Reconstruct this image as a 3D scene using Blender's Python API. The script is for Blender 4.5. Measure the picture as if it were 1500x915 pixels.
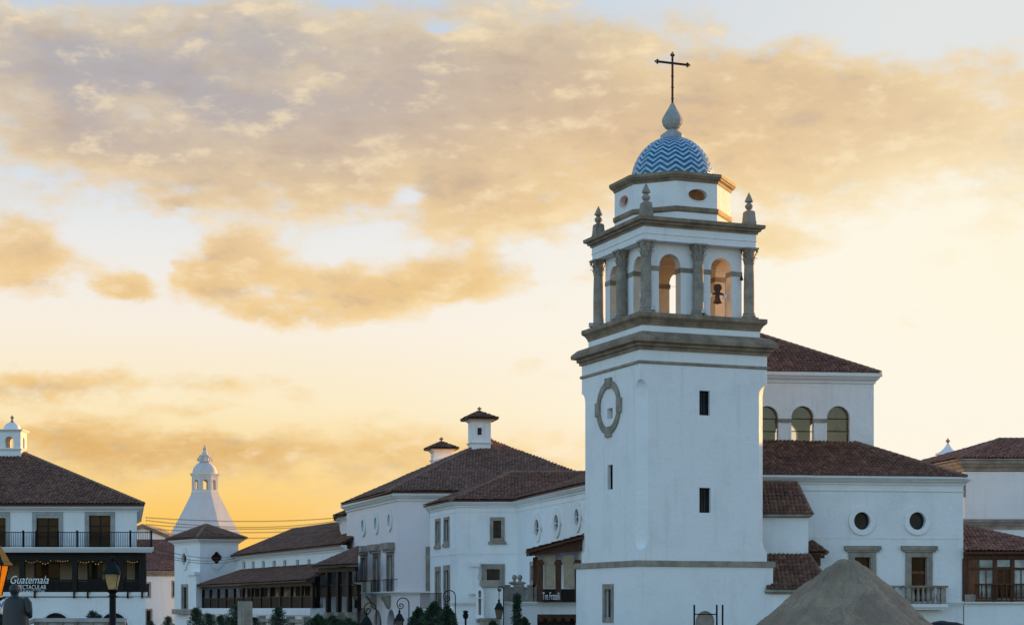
import bpy, bmesh, math, random
from mathutils import Vector, Matrix, noise as mnoise
from mathutils.geometry import tessellate_polygon
R = math.radians
random.seed(7)
scene = bpy.context.scene
for o in list(bpy.data.objects):
    bpy.data.objects.remove(o)

# ------------------------------------------------------------------ camera
F = 2780.0            # focal length in photograph pixels (1500 wide)
HZ = 890.0            # photograph row of the horizon
EYE = 2.2             # camera height in metres
cam_d = bpy.data.cameras.new('camera')
cam = bpy.data.objects.new('camera', cam_d)
scene.collection.objects.link(cam)
cam.location = (0, 0, EYE)
cam.rotation_euler = (R(90), 0, 0)
cam_d.sensor_width = 36.0
cam_d.lens = 36.0 * F / 1500.0
cam_d.shift_y = (HZ - 457.5) / 1500.0
cam_d.clip_end = 6000
scene.camera = cam

# ------------------------------------------------------------------ exposure, sun
EXPO = 1.6
BG = 0.1
scene.view_settings.view_transform = 'Standard'
scene.view_settings.look = 'None'
scene.view_settings.gamma = 1.0
scene.view_settings.exposure = EXPO
SUN_A = R(52)         # from +X towards +Y
SUN_E = R(4.5)
sd = bpy.data.lights.new('sun', 'SUN')
sd.energy = 3.7
sd.angle = R(0.5)
sd.color = (1.0, 0.49, 0.10)
sun = bpy.data.objects.new('sun', sd)
scene.collection.objects.link(sun)
sdir = Vector((math.cos(SUN_A) * math.cos(SUN_E), math.sin(SUN_A) * math.cos(SUN_E), math.sin(SUN_E)))
sun.rotation_euler = sdir.to_track_quat('Z', 'Y').to_euler()
sun.location = (60, 60, 60)

# ------------------------------------------------------------------ node helper
def lin(c):
    return tuple(((x / 255) / 12.92 if x / 255 <= 0.04045 else ((x / 255 + 0.055) / 1.055) ** 2.4) for x in c)
class NT:
    def __init__(s, tree): s.t = tree; s.n = tree.nodes; s.l = tree.links
    def new(s, typ, **kw):
        n = s.n.new(typ)
        for k, v in kw.items(): setattr(n, k, v)
        return n
    def put(s, sock, v):
        if hasattr(v, 'is_linked') or hasattr(v, 'links'): s.l.new(v, sock)
        elif isinstance(v, (tuple, list)):
            sock.default_value = tuple(v) + ((1,) if len(v) == 3 and sock.type == 'RGBA' else ())
        else: sock.default_value = v
    def m(s, op, a, b=0.0, c=0.0, clamp=False):
        n = s.new('ShaderNodeMath', operation=op, use_clamp=clamp)
        s.put(n.inputs[0], a); s.put(n.inputs[1], b); s.put(n.inputs[2], c)
        return n.outputs[0]
    def ss(s, v, a, b, lo=0.0, hi=1.0):
        n = s.new('ShaderNodeMapRange', interpolation_type='SMOOTHSTEP')
        for i, x in enumerate((v, a, b, lo, hi)): s.put(n.inputs[i], x)
        return n.outputs[0]
    def mix(s, f, a, b, blend='MIX'):
        n = s.new('ShaderNodeMix', data_type='RGBA', blend_type=blend)
        s.put(n.inputs[0], f); s.put(n.inputs[6], a); s.put(n.inputs[7], b)
        return n.outputs[2]
    def ramp(s, f, stops, interp='LINEAR'):
        n = s.new('ShaderNodeValToRGB'); cr = n.color_ramp; cr.interpolation = interp
        while len(cr.elements) > 1: cr.elements.remove(cr.elements[0])
        cr.elements[0].position = stops[0][0]; cr.elements[0].color = tuple(stops[0][1]) + (1,)
        for p, c in stops[1:]:
            e = cr.elements.new(p); e.color = tuple(c) + (1,)
        s.put(n.inputs[0], f)
        return n.outputs[0]
    def noise(s, vec, scale, detail=4, rough=0.55, col=False, dim='3D', dist=0.0):
        n = s.new('ShaderNodeTexNoise', noise_dimensions=dim)
        if vec is not None: s.put(n.inputs['Vector'], vec)
        n.inputs['Scale'].default_value = scale; n.inputs['Detail'].default_value = detail
        n.inputs['Roughness'].default_value = rough; n.inputs['Distortion'].default_value = dist
        return n.outputs[1 if col else 0]
    def comb(s, x, y, z=0.0):
        n = s.new('ShaderNodeCombineXYZ')
        for i, v in enumerate((x, y, z)): s.put(n.inputs[i], v)
        return n.outputs[0]
    def sep(s, v):
        n = s.new('ShaderNodeSeparateXYZ'); s.put(n.inputs[0], v)
        return n.outputs[0], n.outputs[1], n.outputs[2]

# ------------------------------------------------------------------ sky
def azd(px): return math.degrees(math.atan((px - 750) / F))
def eld(px, py): return math.degrees(math.atan((HZ - py) / F * math.cos(R(azd(px)))))
def build_sky():
    w = bpy.data.worlds.new('World'); scene.world = w; w.use_nodes = True
    T = NT(w.node_tree)
    for n in list(T.n): T.n.remove(n)
    out = T.new('ShaderNodeOutputWorld'); bg = T.new('ShaderNodeBackground')
    bg.inputs['Strength'].default_value = BG
    T.l.new(bg.outputs[0], out.inputs[0])
    tc = T.new('ShaderNodeTexCoord')
    x, y, z = T.sep(tc.outputs['Generated'])
    az = T.m('MULTIPLY', T.m('ARCTAN2', x, y), 180 / math.pi)
    el = T.m('MULTIPLY', T.m('ARCSINE', z), 180 / math.pi)
    # ragged, layered cloud noise in angles of the sky
    base = T.comb(T.m('MULTIPLY', az, 0.55), el, 0.0)
    wv = T.noise(base, 0.30, 6, 0.55, col=True)
    wx, wy, wz = T.sep(wv)
    wv2 = T.noise(base, 1.1, 5, 0.6, col=True)
    ax2, ay2, az2 = T.sep(wv2)
    X = T.m('ADD', T.m('ADD', az, T.m('MULTIPLY', T.m('SUBTRACT', wx, 0.5), 4.5)), T.m('MULTIPLY', T.m('SUBTRACT', ax2, 0.5), 1.4))
    Y = T.m('ADD', T.m('ADD', el, T.m('MULTIPLY', T.m('SUBTRACT', wy, 0.5), 1.9)), T.m('MULTIPLY', T.m('SUBTRACT', ay2, 0.5), 0.8))
    def fbm(ox, oy):
        a = T.m('ADD', az, ox); b = T.m('ADD', el, oy)
        big = T.noise(T.comb(T.m('MULTIPLY', a, 0.42), b, 3.7), 0.62, 8, 0.60)
        sml = T.noise(T.comb(T.m('MULTIPLY', a, 0.6), b, 9.1), 1.35, 6, 0.58)
        return big, sml
    fb, fine = fbm(0.0, 0.0)
    fb_s, fine_s = fbm(0.55, -0.30)          # the same cloud field a little nearer the sun: gives lit and shaded flanks
    flank = T.m('ADD', T.m('MULTIPLY', T.m('SUBTRACT', fb, fb_s), 2.6), T.m('MULTIPLY', T.m('SUBTRACT', fine, fine_s), 0.8))
    def blob(px, py, rx, ry, wt, tilt=0.0):
        cx, cy = azd(px), eld(px, py)
        dx = T.m('SUBTRACT', X, cx); dy = T.m('SUBTRACT', Y, cy)
        if tilt: dy = T.m('SUBTRACT', dy, T.m('MULTIPLY', dx, tilt))
        a = T.m('DIVIDE', dx, rx / 48.5); b = T.m('DIVIDE', dy, ry / 48.5)
        r2 = T.m('ADD', T.m('MULTIPLY', a, a), T.m('MULTIPLY', b, b))
        return T.m('MULTIPLY', T.m('EXPONENT', T.m('MULTIPLY', r2, -1.0)), wt)
    def total(lst):
        s = None
        for q in lst:
            bb = blob(*q); s = bb if s is None else T.m('ADD', s, bb)
        return s
    field = total(SKY_BLOBS)
    dens_raw = T.m('ADD', field, T.m('MULTIPLY', T.m('SUBTRACT', fb, 0.5), 2.0))
    dens_raw = T.m('ADD', dens_raw, T.m('MULTIPLY', T.m('SUBTRACT', fine, 0.5), 0.95))
    dens = T.ss(dens_raw, 0.18, 0.84)
    core = T.ss(dens_raw, 0.45, 1.35)
    e = T.m('DIVIDE', el, 20.0, clamp=True)
    clear = T.ramp(e, [(0.0, lin((253, 192, 92))), (0.13, lin((253, 202, 102))), (0.2, lin((253, 216, 140))), (0.30, lin((252, 234, 194))),
                       (0.42, lin((249, 239, 224))), (0.54, lin((236, 235, 233))), (0.68, lin((208, 218, 230))), (0.9, lin((194, 208, 224)))])
    right = T.ss(az, -9.0, 12.0)
    clear = T.mix(T.m('MULTIPLY', T.m('MULTIPLY', right, 0.9), T.ss(el, 12.5, 16.5, 1.0, 0.25)), clear, lin((255, 248, 234)))
    clear = T.mix(T.m('MULTIPLY', T.ss(az, 0.0, 13.0), T.ss(el, 13.0, 17.0, 0.0, 0.75)), clear, lin((230, 231, 228)))
    glow = T.m('EXPONENT', T.m('MULTIPLY', T.m('ADD', T.m('POWER', T.m('DIVIDE', T.m('SUBTRACT', az, 17.0), 8.5), 2.0), T.m('POWER', T.m('DIVIDE', T.m('SUBTRACT', el, 10.4), 3.6), 2.0)), -1.0))
    cl_l = T.ramp(e, [(0.0, lin((232, 172, 88))), (0.17, lin((214, 166, 96))), (0.33, lin((232, 188, 118))), (0.5, lin((231, 194, 142))),
                      (0.62, lin((210, 186, 160))), (0.73, lin((182, 174, 174))), (0.9, lin((174, 174, 180)))])
    cl_r = T.ramp(e, [(0.0, lin((250, 205, 120))), (0.33, lin((250, 220, 160))), (0.5, lin((240, 203, 138))), (0.66, lin((230, 194, 144))),
                      (0.8, lin((216, 188, 152))), (0.9, lin((196, 188, 178)))])
    cl = T.mix(T.ss(az, -11.0, 8.0), cl_l, cl_r)
    # lit rims: thin cloud is brighter and yellower than thick cloud
    rim = T.mix(0.5, cl, lin((255, 226, 170)))
    cl = T.mix(core, rim, cl)
    cl = T.mix(T.m('MULTIPLY', T.ss(flank, 0.0, 0.5), 0.8), cl, T.mix(0.75, cl, lin((255, 232, 190))))
    cl = T.mix(T.m('MULTIPLY', T.ss(T.m('MULTIPLY', flank, -1.0), 0.0, 0.55), 0.7), cl, T.mix(0.6, cl, lin((172, 152, 140))))
    col = T.mix(T.m('MULTIPLY', dens, 0.97), clear, cl)
    col = T.mix(T.m('MULTIPLY', glow, 0.75), col, lin((255, 247, 220)))
    k = 1.0 / (BG * 2 ** EXPO)
    vm = T.new('ShaderNodeVectorMath', operation='SCALE'); T.put(vm.inputs[0], col); vm.inputs[3].default_value = k
    front = vm.outputs[0]
    sky = T.new('ShaderNodeTexSky', sky_type='NISHITA')
    sky.sun_disc = False; sky.sun_elevation = SUN_E; sky.sun_rotation = math.pi / 2 - SUN_A
    sky.air_density = 1.0; sky.dust_density = 1.0; sky.ozone_density = 2.0
    vs = T.new('ShaderNodeVectorMath', operation='MULTIPLY'); T.put(vs.inputs[0], sky.outputs[0])
    vs.inputs[1].default_value = SKY_GAIN
    m1 = T.ss(T.m('ABSOLUTE', az), 32.0, 75.0, 1.0, 0.0)
    m2 = T.ss(el, 22.0, 48.0, 1.0, 0.0)
    fin = T.mix(T.m('MULTIPLY', m1, m2), vs.outputs[0], front)
    T.l.new(fin, bg.inputs['Color'])
SKY_GAIN = (1.98, 1.97, 2.10)
# (px, py, rx, ry, weight, tilt): cloud banks by direction in the sky
SKY_BLOBS = [
    (60, 90, 260, 70, .75), (250, 150, 330, 95, .8), (620, 110, 330, 110, .85), (150, 230, 240, 45, .6), (560, 270, 220, 60, .7),
    (960, 170, 330, 110, .9), (1350, 190, 360, 95, .95), (800, 330, 180, 60, .55), (1000, 40, 260, 30, .35), (1180, 350, 110, 28, .5),
    (25, 365, 72, 48, 1.05), (168, 415, 52, 24, .95), (300, 405, 60, 28, .7), (350, 360, 75, 36, .85), (480, 415, 190, 38, .95), (650, 400, 80, 40, .85), (450, 458, 110, 18, .55), (290, 295, 42, 12, .55), (100, 430, 30, 40, -.5), (240, 380, 24, 50, -.6), (215, 480, 120, 25, -.4),
    (90, 555, 220, 26, .85), (310, 600, 90, 10, .4), (300, 670, 420, 36, .9), (750, 665, 180, 34, .6), (60, 640, 130, 22, .45),
    (620, 770, 300, 12, .3), (1440, 345, 60, 20, .3), (300, 30, 250, 40, .4),
    (220, 330, 130, 22, -.5), (650, 40, 45, 14, -.6), (400, 110, 80, 22, -.55), (220, 150, 60, 22, -.6), (1250, 30, 260, 35, -.6), (50, 140, 50, 18, -.3), (600, 290, 30, 15, -.6), (60, 15, 70, 18, -.4),
]
build_sky()

# ------------------------------------------------------------------ materials
def mat(name, build):
    m = bpy.data.materials.new(name); m.use_nodes = True
    T = NT(m.node_tree)
    for n in list(T.n): T.n.remove(n)
    out = T.new('ShaderNodeOutputMaterial'); p = T.new('ShaderNodeBsdfPrincipled')
    T.l.new(p.outputs[0], out.inputs[0])
    build(T, p, out)
    return m
def bump(T, p, h, dist, strength=1.0):
    b = T.new('ShaderNodeBump'); b.inputs['Strength'].default_value = strength; b.inputs['Distance'].default_value = dist
    T.put(b.inputs['Height'], h); T.l.new(b.outputs[0], p.inputs['Normal'])
def pos(T):
    return T.new('ShaderNodeNewGeometry').outputs['Position']
def plaster(name, c, stain=0.10, rough=0.85):
    def f(T, p, out):
        P = pos(T); x, y, z = T.sep(P)
        big = T.noise(P, 0.45, 5, 0.6)
        streak = T.noise(T.comb(T.m('MULTIPLY', x, 2.4), T.m('MULTIPLY', y, 2.4), T.m('MULTIPLY', z, 0.16)), 1.0, 6, 0.65)
        fine = T.noise(P, 9.0, 4, 0.6)
        s = T.m('ADD', T.m('MULTIPLY', T.ss(streak, 0.52, 0.8), stain * 1.6), T.m('MULTIPLY', T.ss(big, 0.45, 0.75), stain))
        d = tuple(v * q for v, q in zip(c, (0.55, 0.55, 0.55)))
        col = T.mix(s, c, d)
        col = T.mix(T.m('MULTIPLY', T.ss(fine, 0.3, 0.7), 0.05), col, d)
        T.put(p.inputs['Base Color'], col); p.inputs['Roughness'].default_value = rough
        bump(T, p, T.m('ADD', T.m('MULTIPLY', big, 2.0), T.noise(P, 4.0, 6, 0.65)), 0.05, 0.8)
    return mat(name, f)
def stone(name, c, var=0.35, block=None, rough=0.8):
    def f(T, p, out):
        P = pos(T); x, y, z = T.sep(P)
        n1 = T.noise(P, 1.3, 6, 0.65); n2 = T.noise(P, 14, 4, 0.6)
        streak = T.noise(T.comb(T.m('MULTIPLY', x, 3.0), T.m('MULTIPLY', y, 3.0), T.m('MULTIPLY', z, 0.3)), 1.0, 5, 0.65)
        dk = tuple(v * (1 - var) for v in c); lt = tuple(min(1, v * (1 + var * 0.8)) for v in c)
        col = T.mix(T.ss(n1, 0.3, 0.7), dk, lt)
        col = T.mix(T.m('MULTIPLY', T.ss(n2, 0.35, 0.7), 0.35), col, dk)
        col = T.mix(T.m('MULTIPLY', T.ss(streak, 0.55, 0.75), 0.45), col, tuple(v * 0.4 for v in c))
        T.put(p.inputs['Base Color'], col); p.inputs['Roughness'].default_value = rough
        bump(T, p, T.m('ADD', n1, T.m('MULTIPLY', n2, 0.5)), 0.02, 0.8)
    return mat(name, f)
def tile_mat(name, a, b, c):
    def f(T, p, out):
        uv = T.new('ShaderNodeUVMap').outputs[0]
        u, v, _ = T.sep(uv)
        cell = T.comb(T.m('FLOOR', u), T.m('FLOOR', v))
        wn = T.new('ShaderNodeTexWhiteNoise', noise_dimensions='2D'); T.l.new(cell, wn.inputs['Vector'])
        P = pos(T)
        big = T.noise(P, 0.35, 5, 0.6); fine = T.noise(P, 12, 4, 0.6)
        col = T.ramp(wn.outputs[0], [(0.0, a), (0.45, b), (0.8, c), (0.95, tuple(q * 1.25 for q in c)), (1.0, tuple(q * 0.65 for q in a))])
        col = T.mix(T.m('MULTIPLY', T.ss(big, 0.4, 0.7), 0.5), col, tuple(q * 0.55 for q in a))
        col = T.mix(T.m('MULTIPLY', T.ss(fine, 0.45, 0.75), 0.35), col, tuple(q * 0.45 for q in a))
        T.put(p.inputs['Base Color'], col); p.inputs['Roughness'].default_value = 0.75
        bump(T, p, fine, 0.01, 0.5)
    return mat(name, f)
def simple(name, c, rough=0.6, metal=0.0, nscale=6.0, var=0.25, bmp=0.0):
    def f(T, p, out):
        P = pos(T); n = T.noise(P, nscale, 5, 0.6)
        T.put(p.inputs['Base Color'], T.mix(T.ss(n, 0.3, 0.7), tuple(v * (1 - var) for v in c), tuple(min(1, v * (1 + var)) for v in c)))
        p.inputs['Roughness'].default_value = rough; p.inputs['Metallic'].default_value = metal; p.inputs['Specular IOR Level'].default_value = 0.08 if max(c) < .04 else 0.5
        if bmp: bump(T, p, n, bmp)
    return mat(name, f)
def wood(name, c, rough=0.55):
    def f(T, p, out):
        P = pos(T); x, y, z = T.sep(P)
        n = T.noise(T.comb(T.m('MULTIPLY', x, 14), T.m('MULTIPLY', y, 14), T.m('MULTIPLY', z, 1.2)), 1.0, 5, 0.6)
        T.put(p.inputs['Base Color'], T.mix(T.ss(n, 0.3, 0.7), tuple(v * 0.55 for v in c), tuple(v * 1.4 for v in c)))
        p.inputs['Roughness'].default_value = rough; p.inputs['Specular IOR Level'].default_value = 0.2; bump(T, p, n, 0.01, 0.6)
    return mat(name, f)
def dark_glass(name, c=(0.012, 0.014, 0.016), rough=0.06):
    def f(T, p, out):
        P = pos(T); n = T.noise(P, 0.8, 3, 0.5)
        T.put(p.inputs['Base Color'], T.mix(T.ss(n, 0.35, 0.65), c, tuple(v * 2.2 for v in c)))
        p.inputs['Roughness'].default_value = rough; p.inputs['IOR'].default_value = 1.3; p.inputs['Specular IOR Level'].default_value = 0.3
        bump(T, p, n, 0.01, 0.3)
    return mat(name, f)
def clear_glass(name, tint, opaque):
    def f(T, p, out):
        tr = T.new('ShaderNodeBsdfTransparent'); T.put(tr.inputs[0], tint)
        gl = T.new('ShaderNodeBsdfGlossy'); gl.inputs['Roughness'].default_value = 0.04
        fr = T.new('ShaderNodeLayerWeight'); fr.inputs['Blend'].default_value = 0.35
        mx = T.new('ShaderNodeMixShader'); T.put(mx.inputs[0], T.m('ADD', T.m('MULTIPLY', fr.outputs['Fresnel'], 0.6), opaque))
        T.l.new(tr.outputs[0], mx.inputs[1]); T.l.new(gl.outputs[0], mx.inputs[2]); T.l.new(mx.outputs[0], out.inputs[0])
    return mat(name, f)
def lamp_glass(name, c, see=0.2):
    def f(T, p, out):
        n = T.noise(pos(T), 6, 4, 0.6)
        col = T.mix(T.ss(n, 0.3, 0.7), tuple(v * 0.8 for v in c), c)
        a = T.new('ShaderNodeBsdfTranslucent'); T.put(a.inputs[0], col)
        d = T.new('ShaderNodeBsdfDiffuse'); T.put(d.inputs[0], col)
        tr = T.new('ShaderNodeBsdfTransparent'); T.put(tr.inputs[0], col)
        m1 = T.new('ShaderNodeMixShader'); m1.inputs[0].default_value = 0.25
        T.l.new(a.outputs[0], m1.inputs[1]); T.l.new(d.outputs[0], m1.inputs[2])
        m2 = T.new('ShaderNodeMixShader'); m2.inputs[0].default_value = see
        T.l.new(m1.outputs[0], m2.inputs[1]); T.l.new(tr.outputs[0], m2.inputs[2]); T.l.new(m2.outputs[0], out.inputs[0])
    return mat(name, f)
def emit(name, c, s):
    def f(T, p, out):
        T.put(p.inputs['Base Color'], c); T.put(p.inputs['Emission Color'], c); p.inputs['Emission Strength'].default_value = s
    return mat(name, f)
def chevron_mat():
    def f(T, p, out):
        uv = T.new('ShaderNodeUVMap').outputs[0]
        u, v, _ = T.sep(uv)
        zig = T.m('MULTIPLY', T.m('ABSOLUTE', T.m('SUBTRACT', T.m('FRACT', u), 0.5)), 2.0)
        band = T.m('FRACT', T.m('SUBTRACT', v, T.m('MULTIPLY', zig, 0.95)))
        blue = T.m('LESS_THAN', band, 0.56)
        tu = T.m('MULTIPLY', u, 6.0); tv = T.m('MULTIPLY', v, 2.0)
        wn = T.new('ShaderNodeTexWhiteNoise', noise_dimensions='2D')
        T.l.new(T.comb(T.m('FLOOR', tu), T.m('FLOOR', tv)), wn.inputs['Vector'])
        b = T.mix(wn.outputs[0], (0.002, 0.058, 0.150), (0.006, 0.115, 0.245))
        w = T.mix(wn.outputs[0], (0.24, 0.42, 0.53), (0.42, 0.57, 0.64))
        col = T.mix(blue, w, b)
        n = T.noise(pos(T), 1.5, 5, 0.6)
        col = T.mix(T.m('MULTIPLY', T.ss(n, 0.5, 0.75), 0.25), col, (0.16, 0.18, 0.19))
        T.put(p.inputs['Base Color'], col); p.inputs['Roughness'].default_value = 0.38
        grout = T.m('MULTIPLY', T.m('GREATER_THAN', T.m('FRACT', tu), 0.08), T.m('GREATER_THAN', T.m('FRACT', tv), 0.08))
        bump(T, p, grout, 0.01, 0.4)
    return mat('chevron_tile', f)
HEAP_C = (12.514, 71.0)
def sand_mat():
    def f(T, p, out):
        P = pos(T)
        n1 = T.noise(P, 0.9, 6, 0.65); n2 = T.noise(P, 18, 5, 0.7); n3 = T.noise(P, 60, 3, 0.7)
        x, y, z = T.sep(P); dx = T.m('SUBTRACT', x, HEAP_C[0]); dy = T.m('SUBTRACT', y, HEAP_C[1])
        an = T.m('ARCTAN2', dx, dy); rr = T.m('SQRT', T.m('ADD', T.m('MULTIPLY', dx, dx), T.m('MULTIPLY', dy, dy)))
        run = T.noise(T.comb(T.m('ADD', T.m('MULTIPLY', an, 2.6), T.m('MULTIPLY', n1, 2.2)), T.m('MULTIPLY', rr, 0.35)), 2.0, 7, 0.65, dist=0.6)
        col = T.mix(T.ss(n1, 0.3, 0.7), (0.37, 0.262, 0.178), (0.60, 0.435, 0.30))
        col = T.mix(T.m('MULTIPLY', T.ss(run, 0.44, 0.66), 0.5), col, (0.23, 0.165, 0.115))
        col = T.mix(T.m('MULTIPLY', T.ss(n2, 0.4, 0.7), 0.5), col, (0.21, 0.155, 0.10))
        col = T.mix(T.m('MULTIPLY', T.ss(n3, 0.6, 0.75), 0.5), col, (0.42, 0.38, 0.33))
        T.put(p.inputs['Base Color'], col); p.inputs['Roughness'].default_value = 0.95
        bump(T, p, T.m('ADD', T.m('MULTIPLY', run, 1.5), T.m('ADD', n2, T.m('MULTIPLY', n3, 0.6))), 0.09, 1.0)
    return mat('sand', f)
def leaf_mat(name, a, b):
    def f(T, p, out):
        n = T.noise(pos(T), 2.3, 4, 0.6)
        wn = T.new('ShaderNodeTexWhiteNoise', noise_dimensions='3D')
        sn = T.new('ShaderNodeVectorMath', operation='SNAP'); T.put(sn.inputs[0], pos(T)); sn.inputs[1].default_value = (.12, .12, .12)
        T.l.new(sn.outputs[0], wn.inputs['Vector'])
        col = T.mix(T.ss(n, 0.35, 0.7), a, b)
        col = T.mix(T.m('MULTIPLY', wn.outputs[0], 0.5), col, tuple(v * 0.5 for v in a))
        T.put(p.inputs['Base Color'], col); p.inputs['Roughness'].default_value = 0.6
    return mat(name, f)

M = dict(
    white=plaster('white_plaster', (0.79, 0.78, 0.765), 0.2),
    greywhite=plaster('grey_white_plaster', (0.60, 0.575, 0.56), 0.2),  # darker, greyer base than the white plaster
    glowglass=lamp_glass('interior_glow_glass', (0.80, 0.56, 0.30), 0.3),  # oculus panes: warm sunlight of the drum interior put into the glass colour
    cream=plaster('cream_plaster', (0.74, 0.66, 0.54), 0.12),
    warmlit=plaster('warm_light_plaster', (0.80, 0.70, 0.68), 0.10),  # white plaster, warm light on house B put into its colour as pink
    trim=plaster('white_moulding', (0.74, 0.725, 0.70), 0.16),
    stone=stone('grey_stone', (0.295, 0.248, 0.198)),
    dstone=stone('weathered_brown_stone', (0.245, 0.178, 0.118), 0.4),
    lstone=stone('pale_stone', (0.36, 0.35, 0.33), 0.25),
    tile=tile_mat('clay_tile', (0.112, 0.045, 0.024), (0.155, 0.066, 0.036), (0.20, 0.090, 0.051)),
    tile2=tile_mat('pale_clay_tile', (0.135, 0.060, 0.036), (0.172, 0.080, 0.048), (0.215, 0.108, 0.068)),  # lighter brown variant of the clay tile
    ridge=stone('ridge_tile', (0.20, 0.115, 0.078), 0.3),
    rtile=tile_mat('red_clay_tile', (0.18, 0.062, 0.038), (0.235, 0.085, 0.052), (0.29, 0.12, 0.075)),
    dwood=wood('dark_wood', (0.010, 0.007, 0.006)),
    bwood=wood('brown_wood', (0.085, 0.034, 0.018)),
    rwood=wood('red_brown_wood', (0.16, 0.060, 0.026)),
    iron=simple('black_iron', (0.009, 0.010, 0.011), 0.5, 0.0),
    rust=simple('rusty_bronze', (0.060, 0.032, 0.020), 0.6, 0.4),
    gmetal=simple('green_grey_metal', (0.014, 0.020, 0.020), 0.85, 0.0),
    glass=dark_glass('dark_window_glass'),
    bglass=dark_glass('brown_window_glass', (0.030, 0.013, 0.007), 0.12),
    pglass=dark_glass('pale_window_glass', (0.22, 0.23, 0.22), 0.10),
    see=clear_glass('clear_window_glass', (0.90, 0.87, 0.79), 0.02),
    see2=clear_glass('rear_window_glass', (0.985, 0.98, 0.97), 0.0),
    cglass=lamp_glass('frosted_lamp_glass', (0.80, 0.68, 0.42), 0.35),
    gglass=lamp_glass('dull_lamp_glass', (0.42, 0.36, 0.26), 0.3),
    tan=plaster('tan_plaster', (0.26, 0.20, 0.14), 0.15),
    aglass=lamp_glass('amber_lamp_glass', (0.85, 0.46, 0.07), 0.25),
    blind=simple('tan_blind', (0.42, 0.34, 0.23), 0.9, 0, 3.0, 0.12),
    letter=simple('white_letter', (0.80, 0.80, 0.78), 0.5, 0, 5, 0.04),
    blue=simple('blue_letter', (0.03, 0.10, 0.26), 0.5),
    bulb=emit('warm_bulb', (1.0, 0.62, 0.25), 0.2),
    bulb_off=simple('pale_bulb', (0.30, 0.22, 0.12), 0.3),
    brass=simple('brass', (0.60, 0.38, 0.10), 0.3, 0.9),
    chevron=chevron_mat(), sand=sand_mat(),
    leaf=leaf_mat('dark_conifer_leaf', (0.018, 0.040, 0.020), (0.045, 0.085, 0.035)),
    leaf2=leaf_mat('shrub_leaf', (0.022, 0.050, 0.020), (0.060, 0.105, 0.038)),
    bark=simple('bark', (0.07, 0.05, 0.035), 0.9, 0, 8, 0.3, 0.02),
    bronze=stone('patinated_bronze', (0.024, 0.027, 0.027), 0.4, rough=0.55),
    tarp=simple('black_tarp', (0.018, 0.020, 0.022), 0.6),
    lgrey=simple('pale_grey_metal', (0.42, 0.43, 0.44), 0.5),
    ground=simple('paving', (0.22, 0.21, 0.20), 0.9, 0, 1.5, 0.25, 0.01),
)

# ------------------------------------------------------------------ objects
COL = scene.collection
def setp(o, label=None, cat=None, group=None, kind=None):
    if label: o['label'] = label
    if cat: o['category'] = cat
    if group: o['group'] = group
    if kind: o['kind'] = kind
    return o
def thing(name, label, cat, loc, group=None):
    o = bpy.data.objects.new(name, None); COL.objects.link(o)
    o.location = loc; o.empty_display_size = 0.5
    return setp(o, label, cat, group)
def base_of(p):
    v = Vector((0, 0, 0))
    while p is not None: v = v + p.location; p = p.parent
    return v
def clone(root, loc, rz=0.0, scale=1.0, label=None):
    r = root.copy(); COL.objects.link(r); r.location = loc; r.rotation_euler = (0, 0, rz); r.scale = (scale,) * 3
    if label: r['label'] = label
    for ch in list(root.children):
        c = ch.copy(); COL.objects.link(c); c.parent = r
        for g in list(ch.children):
            d = g.copy(); COL.objects.link(d); d.parent = c
    return r

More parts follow.
